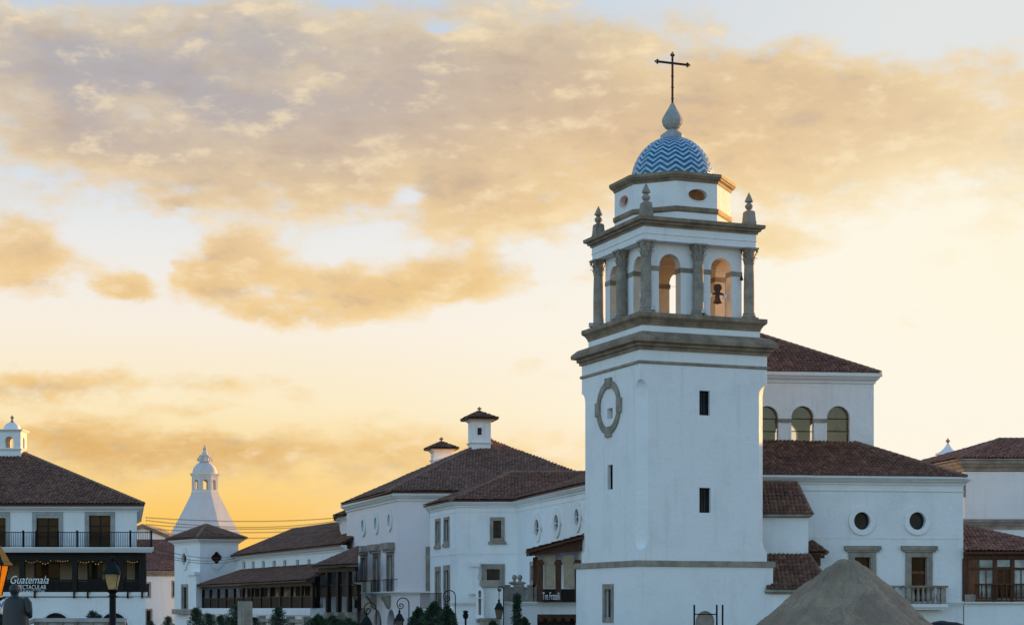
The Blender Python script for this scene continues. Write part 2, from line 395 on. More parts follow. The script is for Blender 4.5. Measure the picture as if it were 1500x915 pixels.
class MB:
    def __init__(s): s.v = []; s.f = []; s.mi = []; s.uv = {}
    def add(s, vs, fs, mi=0, uvs=None):
        o = len(s.v); s.v += [tuple(q) for q in vs]
        for k, f in enumerate(fs):
            if uvs: s.uv[len(s.f)] = [uvs[i] for i in f]
            s.f.append(tuple(i + o for i in f)); s.mi.append(mi)
        return s
    def hexa(s, p, mi=0):      # 8 points: bottom 4 then top 4
        return s.add(p, [(3, 2, 1, 0), (4, 5, 6, 7), (0, 1, 5, 4), (1, 2, 6, 5), (2, 3, 7, 6), (3, 0, 4, 7)], mi)
    def box(s, x0, x1, y0, y1, z0, z1, mi=0):
        return s.hexa([(x0, y0, z0), (x1, y0, z0), (x1, y1, z0), (x0, y1, z0), (x0, y0, z1), (x1, y0, z1), (x1, y1, z1), (x0, y1, z1)], mi)
    def fbox(s, fc, u0, u1, z0, z1, d0, d1, mi=0):   # box on a wall face, d outwards
        P = lambda u, z, d: fc.p(u, z, d)
        return s.hexa([P(u0, z0, d1), P(u1, z0, d1), P(u1, z0, d0), P(u0, z0, d0), P(u0, z1, d1), P(u1, z1, d1), P(u1, z1, d0), P(u0, z1, d0)], mi)
    def loft(s, rings, mi=0, caps=True, closed=True):
        n = len(rings[0]); vs = [q for r in rings for q in r]; fs = []
        for i in range(len(rings) - 1):
            for j in range(n if closed else n - 1):
                k = (j + 1) % n
                fs.append((i * n + j, i * n + k, (i + 1) * n + k, (i + 1) * n + j))
        if caps:
            fs.append(tuple(range(n - 1, -1, -1))); fs.append(tuple((len(rings) - 1) * n + j for j in range(n)))
        return s.add(vs, fs, mi)
    def lathe(s, prof, c, n=16, ph=0.0, mi=0, caps=True):
        return s.loft([[(c[0] + r * math.cos(ph + 2 * math.pi * j / n), c[1] + r * math.sin(ph + 2 * math.pi * j / n), c[2] + z) for j in range(n)] for r, z in prof], mi, caps)
    def tube(s, pts, r, n=6, mi=0):
        pts = [Vector(p) for p in pts]; rings = []; up = Vector((0, 0, 1)); prev = None
        for i, p in enumerate(pts):
            t = (pts[min(i + 1, len(pts) - 1)] - pts[max(i - 1, 0)])
            if t.length < 1e-9: t = Vector((0, 0, 1))
            t.normalize()
            a = prev if prev is not None else (up if abs(t.z) < 0.9 else Vector((1, 0, 0)))
            x = a - t * a.dot(t)
            if x.length < 1e-6: x = Vector((1, 0, 0)) - t * t.x
            x.normalize(); prev = x; y = t.cross(x)
            rr = r[i] if isinstance(r, (list, tuple)) else r
            rings.append([p + (x * math.cos(2 * math.pi * j / n) + y * math.sin(2 * math.pi * j / n)) * rr for j in range(n)])
        return s.loft(rings, mi)
    def ball(s, c, r, n=10, m=6, mi=0, sz=1.0):
        return s.lathe([(max(1e-3, r * math.sin(math.pi * i / m)), -r * sz * math.cos(math.pi * i / m)) for i in range(m + 1)], c, n, 0, mi)
    def slab(s, poly, vec, mi=0):   # prism of a planar polygon
        n = len(poly); v = Vector(vec); a = [Vector(p) for p in poly]; b = [p + v for p in a]
        return s.add(a + b, [tuple(range(n)), tuple(range(2 * n - 1, n - 1, -1))] + [((i + 1) % n, i, n + i, n + (i + 1) % n) for i in range(n)], mi)
    def build(s, name, mats, parent=None, smooth=None, kind=None):
        if not isinstance(mats, (list, tuple)): mats = [mats]
        while max(s.mi) >= len(mats): mats = list(mats) + ['ridge' if len(mats) >= 2 else mats[0]]
        b = base_of(parent); me = bpy.data.meshes.new(name)
        me.from_pydata([(q[0] - b.x, q[1] - b.y, q[2] - b.z) for q in s.v], [], s.f)
        for m in mats: me.materials.append(m if not isinstance(m, str) else M[m])
        for p, i in zip(me.polygons, s.mi): p.material_index = i
        if s.uv:
            uvl = me.uv_layers.new(name='UVMap')
            for fi, us in s.uv.items():
                for li, q in zip(me.polygons[fi].loop_indices, us): uvl.data[li].uv = q
        me.update()
        bm = bmesh.new(); bm.from_mesh(me)
        if not s.uv: bmesh.ops.recalc_face_normals(bm, faces=bm.faces)
        bm.to_mesh(me); bm.free()
        if smooth:
            for p in me.polygons: p.use_smooth = True
            me.set_sharp_from_angle(angle=R(smooth))
        o = bpy.data.objects.new(name, me); COL.objects.link(o)
        if parent is not None: o.parent = parent
        if kind: o['kind'] = kind
        return o

# ------------------------------------------------------------------ where a pixel of the photograph lies at a distance d
def pt(px, py, d): return Vector(((px - 750) / F * d, d, EYE + (HZ - py) / F * d))
def xy(px, d): return ((px - 750) / F * d, d)
def zz(py, d): return EYE + (HZ - py) / F * d
class Face:
    """vertical wall plane from A to B (left to right as seen from outside)"""
    def __init__(s, A, B):
        s.A = Vector((A[0], A[1])); s.B = Vector((B[0], B[1])); d = s.B - s.A; s.L = d.length; s.u = d / s.L
        s.n = Vector((s.u.y, -s.u.x))
    def p(s, u, z, d=0.0):
        q = s.A + s.u * u + s.n * d
        return Vector((q.x, q.y, z))
    def pix(s, px, py, d=0.0):
        ray = Vector(((px - 750) / F, 1.0)); A = s.A + s.n * d
        t = A.dot(s.n) / ray.dot(s.n)
        return ((ray * t - A).dot(s.u), EYE + (HZ - py) / F * t)
    def rect(s, x0, y0, x1, y1, d=0.0):
        xm = (x0 + x1) / 2
        return s.pix(x0, y0, d)[0], s.pix(x1, y0, d)[0], s.pix(xm, y1, d)[1], s.pix(xm, y0, d)[1]

def plate(mb, fc, loops, t, d0=0.0, mitre=(0, 0), mi=0):
    """flat plate on a face, outline loops[0] with holes loops[1:], front at d0, thickness t inwards"""
    polys = [[Vector((u, z, 0)) for u, z in lp] for lp in loops]
    tris = tessellate_polygon(polys)
    flat = [q for lp in loops for q in lp]; n = len(flat); umax = max(q[0] for q in loops[0]); umin = min(q[0] for q in loops[0])
    vs = [fc.p(u, z, d0) for u, z in flat]
    for i, (u, z) in enumerate(flat):
        if i < len(loops[0]):
            if abs(u - umin) < 1e-6: u += mitre[0]
            elif abs(u - umax) < 1e-6: u -= mitre[1]
        vs.append(fc.p(u, z, d0 - t))
    fs = [tuple(q) for q in tris] + [tuple(i + n for i in reversed(q)) for q in tris]
    o = 0
    for lp in loops:
        k = len(lp)
        for i in range(k):
            a, b = o + i, o + (i + 1) % k
            fs.append((a, b, b + n, a + n))
        o += k
    mb.add(vs, fs, mi)
def L_rect(u0, u1, z0, z1): return [(u0, z0), (u1, z0), (u1, z1), (u0, z1)]
def L_arch(u0, u1, z0, z1, n=14, flat=1.0):
    c = (u0 + u1) / 2; r = (u1 - u0) / 2; zs = z1 - r * flat
    return [(u0, z0), (u1, z0)] + [(c + r * math.cos(math.pi * i / n), zs + r * flat * math.sin(math.pi * i / n)) for i in range(n + 1)]
def L_ell(u0, u1, z0, z1, n=28):
    return [((u0 + u1) / 2 + (u1 - u0) / 2 * math.cos(2 * math.pi * i / n), (z0 + z1) / 2 + (z1 - z0) / 2 * math.sin(2 * math.pi * i / n)) for i in range(n)]
LOOPS = {'rect': L_rect, 'arch': L_arch, 'ell': L_ell}

def opening(root, fc, r, kind='rect', frame=None, fmat='stone', proud=0.06, pane='glass', recess=0.16, bars=None, barmat='dwood',
            name='window', sill=None, bar_w=0.05, sub=None, lintel=None, label=None):
    """r = photo rectangle of the opening; returns the hole loop and builds frame / pane / bars as window part and sub-parts"""
    u0, u1, z0, z1 = fc.rect(*r)
    mk = LOOPS[kind]; hole = mk(u0, u1, z0, z1)
    fr = MB()
    if frame:
        if isinstance(frame, (int, float)): frame = (frame, frame, frame)      # side, bottom, top
        a, b, c = frame; e = 0.02
        plate(fr, fc, [mk(u0 - a, u1 + a, z0 - b if b else z0 + e, z1 + c), mk(u0 + e, u1 - e, z0 + e + (0 if b else .001), z1 - e)], proud + 0.08, proud)
    else:
        plate(fr, fc, [mk(u0 - .01, u1 + .01, z0 - .01, z1 + .01), mk(u0 + .05, u1 - .05, z0 + .05, z1 - .05)], 0.06, -recess + .05)
        fmat = barmat
    if sill:
        fr.fbox(fc, u0 - (frame[0] if frame else 0) - sill[0], u1 + (frame[0] if frame else 0) + sill[0], z0 - (frame[1] if frame else 0) - sill[1], z0 - (frame[1] if frame else 0) + .004, -.02, proud + sill[2])
    if lintel:
        a, h, pr = lintel; top = z1 + (frame[2] if frame else 0); w = (frame[0] if frame else 0)
        fr.fbox(fc, u0 - w - a, u1 + w + a, top + h * .3, top + h, -.02, proud + pr)
        fr.fbox(fc, u0 - w - a * .6, u1 + w + a * .6, top - .004, top + h * .3 + .004, -.02, proud + pr * .6)
    win = fr.build(name, fmat, root)
    if label: win['label'] = label
    if pane:
        pn = MB(); plate(pn, fc, [mk(u0 - .03, u1 + .03, z0 - .03, z1 + .03)], .02, -recess)
        pn.build('pane', pane, win)
    if bars:
        nb = MB(); w = bar_w / 2
        for k in range(1, bars[0]):
            u = u0 + (u1 - u0) * k / bars[0]; nb.fbox(fc, u - w, u + w, z0, z1, -recess + .004, -recess + .05)
        for k in range(1, bars[1]):
            z = z0 + (z1 - z0) * k / bars[1]; nb.fbox(fc, u0, u1, z - w, z + w, -recess + .005, -recess + .045)
        nb.build('glazing_bars', barmat, win)
    return hole

def moulding(mb, pts, prof, closed=False, mi=0):
    """sweep a (out, z) profile along a footprint polyline, outside on the right-hand side of travel... left to right as seen"""
    P = [Vector((p[0], p[1])) for p in pts]; n = len(P); rings = []
    def nrm(a, b):
        d = (b - a).normalized(); return Vector((d.y, -d.x))
    for i in range(n):
        if closed or 0 < i < n - 1:
            n1 = nrm(P[i - 1], P[i]); n2 = nrm(P[i], P[(i + 1) % n]); m = (n1 + n2) / (1 + n1.dot(n2))
        elif i == 0: m = nrm(P[0], P[1])
        else: m = nrm(P[-2], P[-1])
        rings.append([(P[i].x + m.x * o, P[i].y + m.y * o, z) for o, z in prof])
    if closed: mb.loft(rings + [rings[0]], mi, caps=False)
    else: mb.loft(rings, mi, caps=True)
def cornice_prof(z0, z1, o, steps=3):
    h = z1 - z0
    return [(-.05, z0), (o * .22, z0), (o * .22, z0 + h * .22), (o * .38, z0 + h * .30), (o * .62, z0 + h * .46), (o * .72, z0 + h * .62), (o * .72, z0 + h * .66), (o, z0 + h * .70), (o, z1), (-.05, z1)]
def band_prof(z0, z1, o): return [(-.05, z0), (o, z0), (o, z1), (-.05, z1)]

PITCH, ROW = 0.25, 0.40
def tiles(mb, poly, amp=0.085, mi=0, fascia=0.10, fmi=1, pitch=PITCH, row=ROW):
    """barrel-tile slope: poly[0]->poly[1] is the eave (left to right as seen), planar convex polygon"""
    P = [Vector(p) for p in poly]; O = P[0]; eu = (P[1] - P[0]).normalized()
    far = max(P, key=lambda q: ((q - O) - eu * (q - O).dot(eu)).length)
    ev = (far - O) - eu * (far - O).dot(eu); ev.normalize(); en = eu.cross(ev)
    if en.z < 0: en = -en
    us = [(q - O).dot(eu) for q in P]; vs = [(q - O).dot(ev) for q in P]
    u0, u1, v1 = min(us), max(us), max(vs)
    su = random.randint(0, 400); sv = random.randint(0, 400)
    cols = [u0 + i * pitch / 4 for i in range(int((u1 - u0) / pitch * 4) + 3)]
    rows = []
    k = 0
    while k * row < v1 + row:
        rows.append((k * row, .045, k)); rows.append(((k + 1) * row, 0.0, k)); k += 1
    hs = (0.0, .72, 1.0, .72)
    bm = bmesh.new(); uvl = bm.loops.layers.uv.new('UVMap')
    grid = []
    so = Vector((su * 1.7, sv * 2.3, 0.0)); rt = random.Random(su * 1000 + sv); slip = {}
    for v, lift, kk in rows:
        rr_ = []
        for i, u in enumerate(cols):
            key = (kk, i // 4)
            if key not in slip: slip[key] = (rt.gauss(0, .010), rt.gauss(0, .022))
            sag = .035 * mnoise.noise(Vector((u * .35, v * .35, 0)) + so); dz, dv = slip[key]
            rr_.append(bm.verts.new(O + eu * u + ev * (v + (dv if v > 0 else 0)) + en * (hs[i % 4] * amp + lift + sag + dz)))
        grid.append(rr_)
    for r in range(len(rows) - 1):
        same = rows[r][2] == rows[r + 1][2]
        va, vb = (rows[r][2] + .1, rows[r][2] + .9) if same else (rows[r][2] + 1.02, rows[r][2] + 1.08)
        for c in range(len(cols) - 1):
            f = bm.faces.new((grid[r][c], grid[r][c + 1], grid[r + 1][c + 1], grid[r + 1][c]))
            ua = c / 4 + su; ub = ua + .249
            for l, q in zip(f.loops, ((ua, va + sv), (ub, va + sv), (ub, vb + sv), (ua, vb + sv))): l[uvl].uv = q
    n = len(P)
    for i in range(n):
        a, b = P[i], P[(i + 1) % n]
        out = (b - a).cross(en).normalized(); mid = sum(P, Vector()) / n
        if (mid - a).dot(out) > 0: out = -out
        bmesh.ops.bisect_plane(bm, geom=bm.verts[:] + bm.edges[:] + bm.faces[:], plane_co=a, plane_no=out, clear_outer=True)
    bm.verts.index_update()
    V = [v.co.copy() for v in bm.verts]; off = len(mb.v); mb.v += [tuple(q) for q in V]
    for f in bm.faces:
        mb.uv[len(mb.f)] = [tuple(l[uvl].uv) for l in f.loops]
        mb.f.append(tuple(v.index + off for v in f.verts)); mb.mi.append(mi)
    bm.free()
    if fascia:
        lo = [q - en * .012 for q in P]; m = len(mb.f)
        mb.slab(lo, (0, 0, -fascia), fmi)
        for i in range(m, len(mb.f)): mb.uv[i] = [(0, 0)] * len(mb.f[i])
def ridge(mb, a, b, r=0.15, mi=2, seg=0.42):
    a, b = Vector(a), Vector(b); L = (b - a).length; n = max(1, int(L / seg)); t = (b - a) / L
    side = t.cross(Vector((0, 0, 1))).normalized(); up = side.cross(t)
    for i in range(n):
        p = a + t * (L * i / n); q = a + t * (L * (i + 1) / n + .05); ra, rb = r * 1.1, r * .92
        vs = []
        for pp, rr in ((p, ra), (q, rb)):
            for j in range(7):
                an = math.pi * (j / 6) * 1.16 - .08 * math.pi
                vs.append(pp + side * (math.cos(an) * rr) + up * (math.sin(an) * rr * .9))
        m = len(mb.f); uu = random.random() * 900 // 1; vv = random.random() * 900 // 1
        mb.add(vs, [(j, j + 1, 8 + j, 7 + j) for j in range(6)] + [(6, 5, 4, 3, 2, 1, 0)], mi)
        for k in range(m, len(mb.f)): mb.uv[k] = [(uu + .5, vv + .5)] * len(mb.f[k])
def hip_roof(root, FL, FR, BR, BL, R1, R2, tmat='tile', fmat='bwood', name='roof', fascia=.10, rr=.15):
    mb = MB()
    FL, FR, BR, BL, R1, R2 = [Vector(q) for q in (FL, FR, BR, BL, R1, R2)]
    pyr = (R1 - R2).length < .01
    tiles(mb, [FL, FR, R1] if pyr else [FL, FR, R2, R1], fascia=fascia)
    tiles(mb, [FR, BR, R2], fascia=fascia); tiles(mb, [BL, FL, R1], fascia=fascia)
    tiles(mb, [BR, BL, R1] if pyr else [BR, BL, R1, R2], fascia=fascia)
    for a, b in ((FL, R1), (FR, R2), (BR, R2), (BL, R1)): ridge(mb, a + (b - a) * .01, b, rr)
    if not pyr: ridge(mb, R1, R2, rr)
    return mb.build(name, [tmat, fmat], root)

def walls(root, faces, z0, z1, holes, material='white', t=0.3, name='wall', closed=True):
    """one wall part made of plates; holes = {face index: [loops]}"""
    mb = MB(); n = len(faces)
    def mit(f, g):
        c = f.u.dot(g.u); cr = f.u.x * g.u.y - f.u.y * g.u.x
        return t * cr / (1 + c) if (1 + c) > .05 else t
    for i, f in enumerate(faces):
        a = mit(faces[i - 1], f) if (closed or i > 0) else 0.0
        b = mit(f, faces[(i + 1) % n]) if (closed or i < n - 1) else 0.0
        plate(mb, f, [L_rect(0, f.L, z0, z1)] + holes.get(i, []), t, 0.0, (a, b))
    return mb.build(name, material, root)
def loop_faces(pts): return [Face(pts[i], pts[(i + 1) % len(pts)]) for i in range(len(pts))]
def text(body, root, name, size, p, rz=0.0, material='letter', shear=0.0, ext=0.015, sx=1.0, align='CENTER'):
    cu = bpy.data.curves.new('text', 'FONT'); cu.body = body; cu.size = size; cu.extrude = ext; cu.shear = shear; cu.align_x = align; cu.offset = 0
    tmp = bpy.data.objects.new('text', cu); COL.objects.link(tmp)
    dg = bpy.context.evaluated_depsgraph_get(); me = bpy.data.meshes.new_from_object(tmp.evaluated_get(dg))
    bpy.data.objects.remove(tmp); bpy.data.curves.remove(cu)
    me.transform(Matrix.Translation(Vector(p) - base_of(root)) @ Matrix.Rotation(rz, 4, 'Z') @ Matrix.Rotation(R(90), 4, 'X') @ Matrix.Diagonal((sx, 1, 1, 1)))
    me.materials.clear(); me.materials.append(M[material]); me.name = name
    o = bpy.data.objects.new(name, me); COL.objects.link(o)
    if root: o.parent = root
    return o

# ------------------------------------------------------------------ ground
g = MB(); g.add([(-2500, -300, 0), (2500, -300, 0), (2500, 5000, 0), (-2500, 5000, 0)], [(0, 1, 2, 3)])
setp(g.build('ground', 'ground'), kind='structure')

# ------------------------------------------------------------------ bell tower
TH = R(21.5); E1 = Vector((math.cos(TH), math.sin(TH), 0)); E2 = Vector((-math.sin(TH), math.cos(TH), 0))
TC = Vector((9.32, 110.2, 0))
def tw(a, b, z): return TC + E1 * a + E2 * b + Vector((0, 0, z))
def sq(h): return [tw(-h, -h, 0).xy, tw(h, -h, 0).xy, tw(h, h, 0).xy, tw(-h, h, 0).xy]
def sqring(h, z): return [tw(-h, -h, z), tw(h, -h, z), tw(h, h, z), tw(-h, h, z)]
def tface(h): return loop_faces(sq(h))
tower = thing('bell_tower', 'tall white bell tower with blue and white zigzag dome and open belfry', 'bell tower', TC)
HB, HS = 4.25, 4.0
# base storey
fb = tface(HB)
base_holes = {3: [opening(tower, fb[3], (886.5, 862, 896, 904), frame=.28, pane='glass', recess=.2, bars=(2, 1))],
              0: [opening(tower, fb[0], (1019, 894, 1047, 990), kind='arch', frame=None, pane='stone', recess=.12, barmat='stone', name='blind_arch')]}
walls(tower, fb, 0, 4.50, base_holes, name='base_wall')
mb = MB(); moulding(mb, sq(HB), [(-.28, 4.5), (.0, 4.5), (.10, 4.52), (.10, 4.80), (.06, 4.84), (-.28, 4.84)], True); mb.build('stone_band', 'stone', tower)
# main shaft: chamfered corners with rounded stops
def shaft_ring(h, c, z):
    c = max(c, .012)
    return [tw(-h + c, -h, z), tw(h - c, -h, z), tw(h, -h + c, z), tw(h, h - c, z), tw(h - c, h, z), tw(-h + c, h, z), tw(-h, h - c, z), tw(-h, -h + c, z)]
ZC0, ZC1, CH = 5.42, 14.85, .52
prof = [(4.60, 0)]
for k in range(0, 9):
    t = k / 8; prof.append((ZC0 + .62 * (1 - math.cos(t * math.pi / 2)), CH * math.sin(t * math.pi / 2)))
for k in range(0, 9):
    t = k / 8; prof.append((ZC1 - .62 + .62 * math.sin(t * math.pi / 2), CH * math.cos(t * math.pi / 2)))
prof.append((16.60, 0))
# flat faces as plates with holes, chamfers as strips between them
fs = tface(HS); shaft_holes = {0: [], 3: []}
for r in ((1024.5, 572, 1040, 608), (1024.5, 714, 1041, 750.5)):
    shaft_holes[0].append(opening(tower, fs[0], r, pane='glass', recess=.24, bars=(4, 1), barmat='iron', bar_w=.035))
for r in ((890, 680.5, 897.5, 716.5),):
    shaft_holes[3].append(opening(tower, fs[3], r, pane='glass', recess=.24, bars=(4, 1), barmat='iron', bar_w=.035))
sq_r = fs[3].rect(889.5, 597.5, 897.3, 613)
shaft_holes[3].append(L_rect(*sq_r))
mb = MB()
for i, f in enumerate(fs):
    left = [(c, z) for z, c in prof]; right = [(f.L - c, z) for z, c in prof]
    loop = [(max(.012, c), z) for c, z in left][::-1] + [(min(f.L - .012, c), z) for c, z in right]
    polys = [loop] + shaft_holes.get(i, [])
    plate(mb, f, polys, .4, 0.0)
rings = [shaft_ring(HS, c, z) for z, c in prof]
for k in (1, 3, 5, 7):
    vs = []; fcs = []
    for j, rg in enumerate(rings): vs += [rg[k], rg[(k + 1) % 8]]
    for j in range(len(rings) - 1): fcs.append((2 * j, 2 * j + 1, 2 * j + 3, 2 * j + 2))
    mb.add(vs, fcs)
shaft = mb.build('shaft', 'white', tower)
mb = MB(); plate(mb, fs[3], [L_rect(sq_r[0] - .05, sq_r[1] + .05, sq_r[2] - .05, sq_r[3] + .05)], .02, -.28); mb.build('recess_back', 'stone', tower)
# clock surround: stone ring with four lug blocks, no dial yet
u0, u1, z0, z1 = fs[3].rect(875, 557, 910.5, 636)
cu, cz = (u0 + u1) / 2, (z0 + z1) / 2; ru, rz_ = 1.62, (z1 - z0) / 2
mb = MB(); ell = lambda a, b: [(cu + a * math.cos(2 * math.pi * i / 48), cz + b * math.sin(2 * math.pi * i / 48)) for i in range(48)]
plate(mb, fs[3], [ell(ru, rz_), ell(ru - .40, rz_ - .40)], .14, .10)
for k in range(4):
    a = math.pi / 2 * k; c, s_ = math.cos(a), math.sin(a); hw, r0, r1 = .36, .44, .14
    pl = []
    for du, dr in ((-hw, -r0), (hw, -r0), (hw * 1.12, r1), (-hw * 1.12, r1)):
        rr = (ru if k % 2 == 0 else rz_) + dr
        pl.append((cu + c * rr - s_ * du, cz + s_ * rr + c * du))
    plate(mb, fs[3], [pl], .18, .135)
mb.build('clock_surround', 'stone', tower)
# string course and big cornice
mb = MB(); moulding(mb, sq(HS), [(-.3, 15.72), (.05, 15.74), (.09, 15.78), (.09, 15.90), (-.3, 15.93)], True); mb.build('string_course', 'stone', tower)
mb = MB()
moulding(mb, sq(HS), [(-.3, 16.52), (.12, 16.52), (.12, 16.66), (.24, 16.72), (.24, 16.86), (.50, 16.92), (.50, 17.12), (.44, 17.20), (.20, 17.42), (-.25, 17.58), (-.6, 17.60)], True)
mb.build('cornice', 'dstone', tower)
mb = MB(); mb.loft([sqring(3.70, 17.4), sqring(3.70, 17.95)]); mb.build('attic_block', 'white', tower)
mb = MB()
H = 3.70; moulding(mb, sq(H), [(-.4, 17.90), (.03, 17.92), (.06, 18.05), (.16, 18.22), (.30, 18.34), (.32, 18.38), (.32, 18.60), (-.2, 18.66), (-.9, 18.64)], True)
mb.build('belfry_sill', 'dstone', tower)
mb = MB(); mb.loft([sqring(3.4, 18.2), sqring(3.4, 18.61)]); mb.build('belfry_floor', 'stone', tower)
# belfry walls with two arches per side
BW = 2.92; fw = tface(BW); mb = MB(); mi_ = MB()
for f in fw:
    c = f.L / 2; hs_ = []
    for s in (-1, 1):
        hs_.append(L_arch(c + s * 1.62 - .68, c + s * 1.62 + .68, 18.60, 22.13, 18))
        mar = MB(); plate(mar, f, [L_arch(c + s * 1.62 - .88, c + s * 1.62 + .88, 21.40, 22.33, 18), L_arch(c + s * 1.62 - .66, c + s * 1.62 + .66, 21.405, 22.11, 18)], .10, .05); mar.build('archivolt', 'white', tower)
    plate(mb, f, [L_rect(0, f.L, 18.55, 22.75)] + hs_, .62, 0, (.62, .62))
    for a, b in ((.0, c - 1.62 - .70), (c - 1.62 + .70, c + 1.62 - .70), (c + 1.62 + .70, f.L)):
        mi_.fbox(f, a - (.045 if a == 0 else 0), b + (.045 if b == f.L else 0), 21.12, 21.38, -.66, .05)
    for s in (-1, 1):
        for q in (-1, 1):
            uu = c + s * 1.62 + q * .68
            mi_.fbox(f, min(uu, uu - q * .045), max(uu, uu - q * .045), 21.121, 21.379, -.659, .049)
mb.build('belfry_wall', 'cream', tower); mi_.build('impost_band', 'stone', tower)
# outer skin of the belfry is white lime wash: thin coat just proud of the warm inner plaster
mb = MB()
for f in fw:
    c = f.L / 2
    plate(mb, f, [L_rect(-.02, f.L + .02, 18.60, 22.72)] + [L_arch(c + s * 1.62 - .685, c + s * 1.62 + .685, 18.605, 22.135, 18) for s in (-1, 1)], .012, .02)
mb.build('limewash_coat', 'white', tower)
# columns
def column(a, b):
    mb = MB(); r = .31; c = tw(a, b, 0)
    mb.loft([[tw(a + x * .40, b + y * .40, z) for x, y in ((-1, -1), (1, -1), (1, 1), (-1, 1))] for z in (18.60, 18.74)])
    mb.lathe([(.40, 18.741), (.42, 18.80), (.40, 18.86), (.345, 18.88), (.345, 18.92), (.37, 18.96), (.345, 19.0), (r, 19.03), (r * 1.0, 20.2), (r * .95, 21.2), (r * .88, 21.78), (.31, 21.80), (.31, 21.85), (.275, 21.87)], c, 20, TH)
    col = mb.build('column', 'stone', tower, 35)
    cp = MB()
    cp.lathe([(.27, 21.86), (.275, 22.1), (.31, 22.4), (.37, 22.58)], c, 16, TH)
    for tier, (z0, z1, n, rr, ph) in enumerate(((21.87, 22.16, 8, .28, 0), (22.0, 22.40, 8, .29, math.pi / 8))):
        for k in range(n):
            an = ph + 2 * math.pi * k / n; d = Vector((math.cos(an), math.sin(an), 0)); s = Vector((-d.y, d.x, 0))
            w = .085; base = c + d * rr; pts = []
            for z, o, ww in ((z0, 0, w), (z0 + (z1 - z0) * .6, .04, w * 1.05), (z1 - .02, .10, w * .8), (z1, .15, w * .5), (z1 - .06, .17, w * .4)):
                pts.append((base + d * o + Vector((0, 0, z)), ww))
            vs = []; fcs = []
            for p, ww in pts: vs += [p - s * ww, p + d * .03, p + s * ww]
            for q in range(len(pts) - 1): fcs += [(3 * q, 3 * q + 1, 3 * q + 4, 3 * q + 3), (3 * q + 1, 3 * q + 2, 3 * q + 5, 3 * q + 4)]
            cp.add(vs, fcs)
    for x in (-1, 1):
        for y in (-1, 1):
            cp.ball(tw(a + x * .33, b + y * .33, 22.50), .085, 8, 6)
    cp.loft([[tw(a + x * q, b + y * q, z) for x, y in ((-1, -1), (1, -1), (1, 1), (-1, 1))] for q, z in ((.36, 22.57), (.42, 22.60), (.42, 22.70))])
    cp.build('capital', 'stone', col)
for a in (-3.25, 0, 3.25):
    for b in (-3.25, 0, 3.25):
        if a or b: column(a, b)
# entablature: ring beam with ceiling
mb = MB()
moulding(mb, sq(3.53), [(-1.2, 22.692), (.0, 22.692), (.0, 23.03), (.045, 23.05), (.045, 23.09), (.02, 23.10), (.02, 23.47), (-1.2, 23.47)], True)
mb.build('entablature', 'white', tower)
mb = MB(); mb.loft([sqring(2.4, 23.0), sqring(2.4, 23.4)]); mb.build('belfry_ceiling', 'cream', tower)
mb = MB()
moulding(mb, sq(3.53), [(-.9, 23.46), (.10, 23.46), (.10, 23.56), (.22, 23.60), (.24, 23.70), (.40, 23.76), (.42, 23.95), (.3, 23.98), (-1.4, 24.02)], True)
mb.loft([sqring(2.6, 23.7), sqring(2.6, 24.0)])
mb.build('upper_cornice', 'dstone', tower)
for a in (-3.25, 3.25):
    for b in (-3.25, 3.25):
        mb = MB()
        mb.loft([[tw(a + x * q, b + y * q, z) for x, y in ((-1, -1), (1, -1), (1, 1), (-1, 1))] for q, z in ((.31, 23.95), (.31, 24.22), (.29, 24.24), (.255, 24.72), (.24, 24.80), (.15, 24.86))])
        mb.lathe([(.13, 24.85), (.13, 24.92), (.19, 24.97), (.245, 25.09), (.19, 25.21), (.13, 25.25), (.12, 25.30), (.25, 25.37), (.25, 25.40), (.12, 25.68), (.01, 25.90)], tw(a, b, 0), 8, TH + math.pi / 8)
        mb.build('pinnacle', 'stone', tower)
# octagonal drum
OR = 3.36
def octp(r): return [(TC.x + r * math.cos(R(-136 + 45 * k)), TC.y + r * math.sin(R(-136 + 45 * k))) for k in range(8)]
fo = loop_faces(octp(OR)); oh = {}
for i in (1, 3, 5, 7):
    f = fo[i]; c = f.L / 2 + (0.05 if i == 1 else 0)
    oh[i] = [L_ell(c - .62, c + .62, 25.18, 25.88)]
    mb = MB(); plate(mb, f, [L_ell(c - .66, c + .66, 25.14, 25.92), L_ell(c - .60, c + .60, 25.20, 25.86)], .1, .03); oc = mb.build('oculus_frame', 'white', tower); mb = MB(); plate(mb, f, [L_ell(c - .66, c + .66, 25.14, 25.92)], .02, -.34); mb.build('pane', 'glowglass', oc)  # added amber pane, its colour stands for sunlight inside the drum
oh[4] = [L_rect(.5, fo[4].L - .5, 24.9, 26.1)]; oh[6] = [L_rect(.7, fo[6].L - .7, 25.0, 26.0)]  # hidden rear openings, added to let sunlight into the drum
walls(tower, fo, 23.9, 26.3, oh, t=.45, name='drum')
mb = MB(); moulding(mb, octp(OR), [(-.05, 24.50), (.03, 24.52), (.08, 24.60), (.09, 24.66), (.09, 24.82), (-.05, 24.86)], True); mb.build('drum_band', 'dstone', tower)
mb = MB(); moulding(mb, octp(OR), [(-.5, 26.24), (.04, 26.25), (.10, 26.38), (.22, 26.46), (.24, 26.52), (.30, 26.56), (.30, 26.74), (-.4, 26.84), (-1.3, 26.86)], True)
mb.build('drum_cornice', 'dstone', tower)
mb = MB()
mb.lathe([(.01, 26.0), (2.9, 26.0)], (TC.x, TC.y, 0), 8, R(-136)); mb.build('drum_ceiling', 'white', tower)
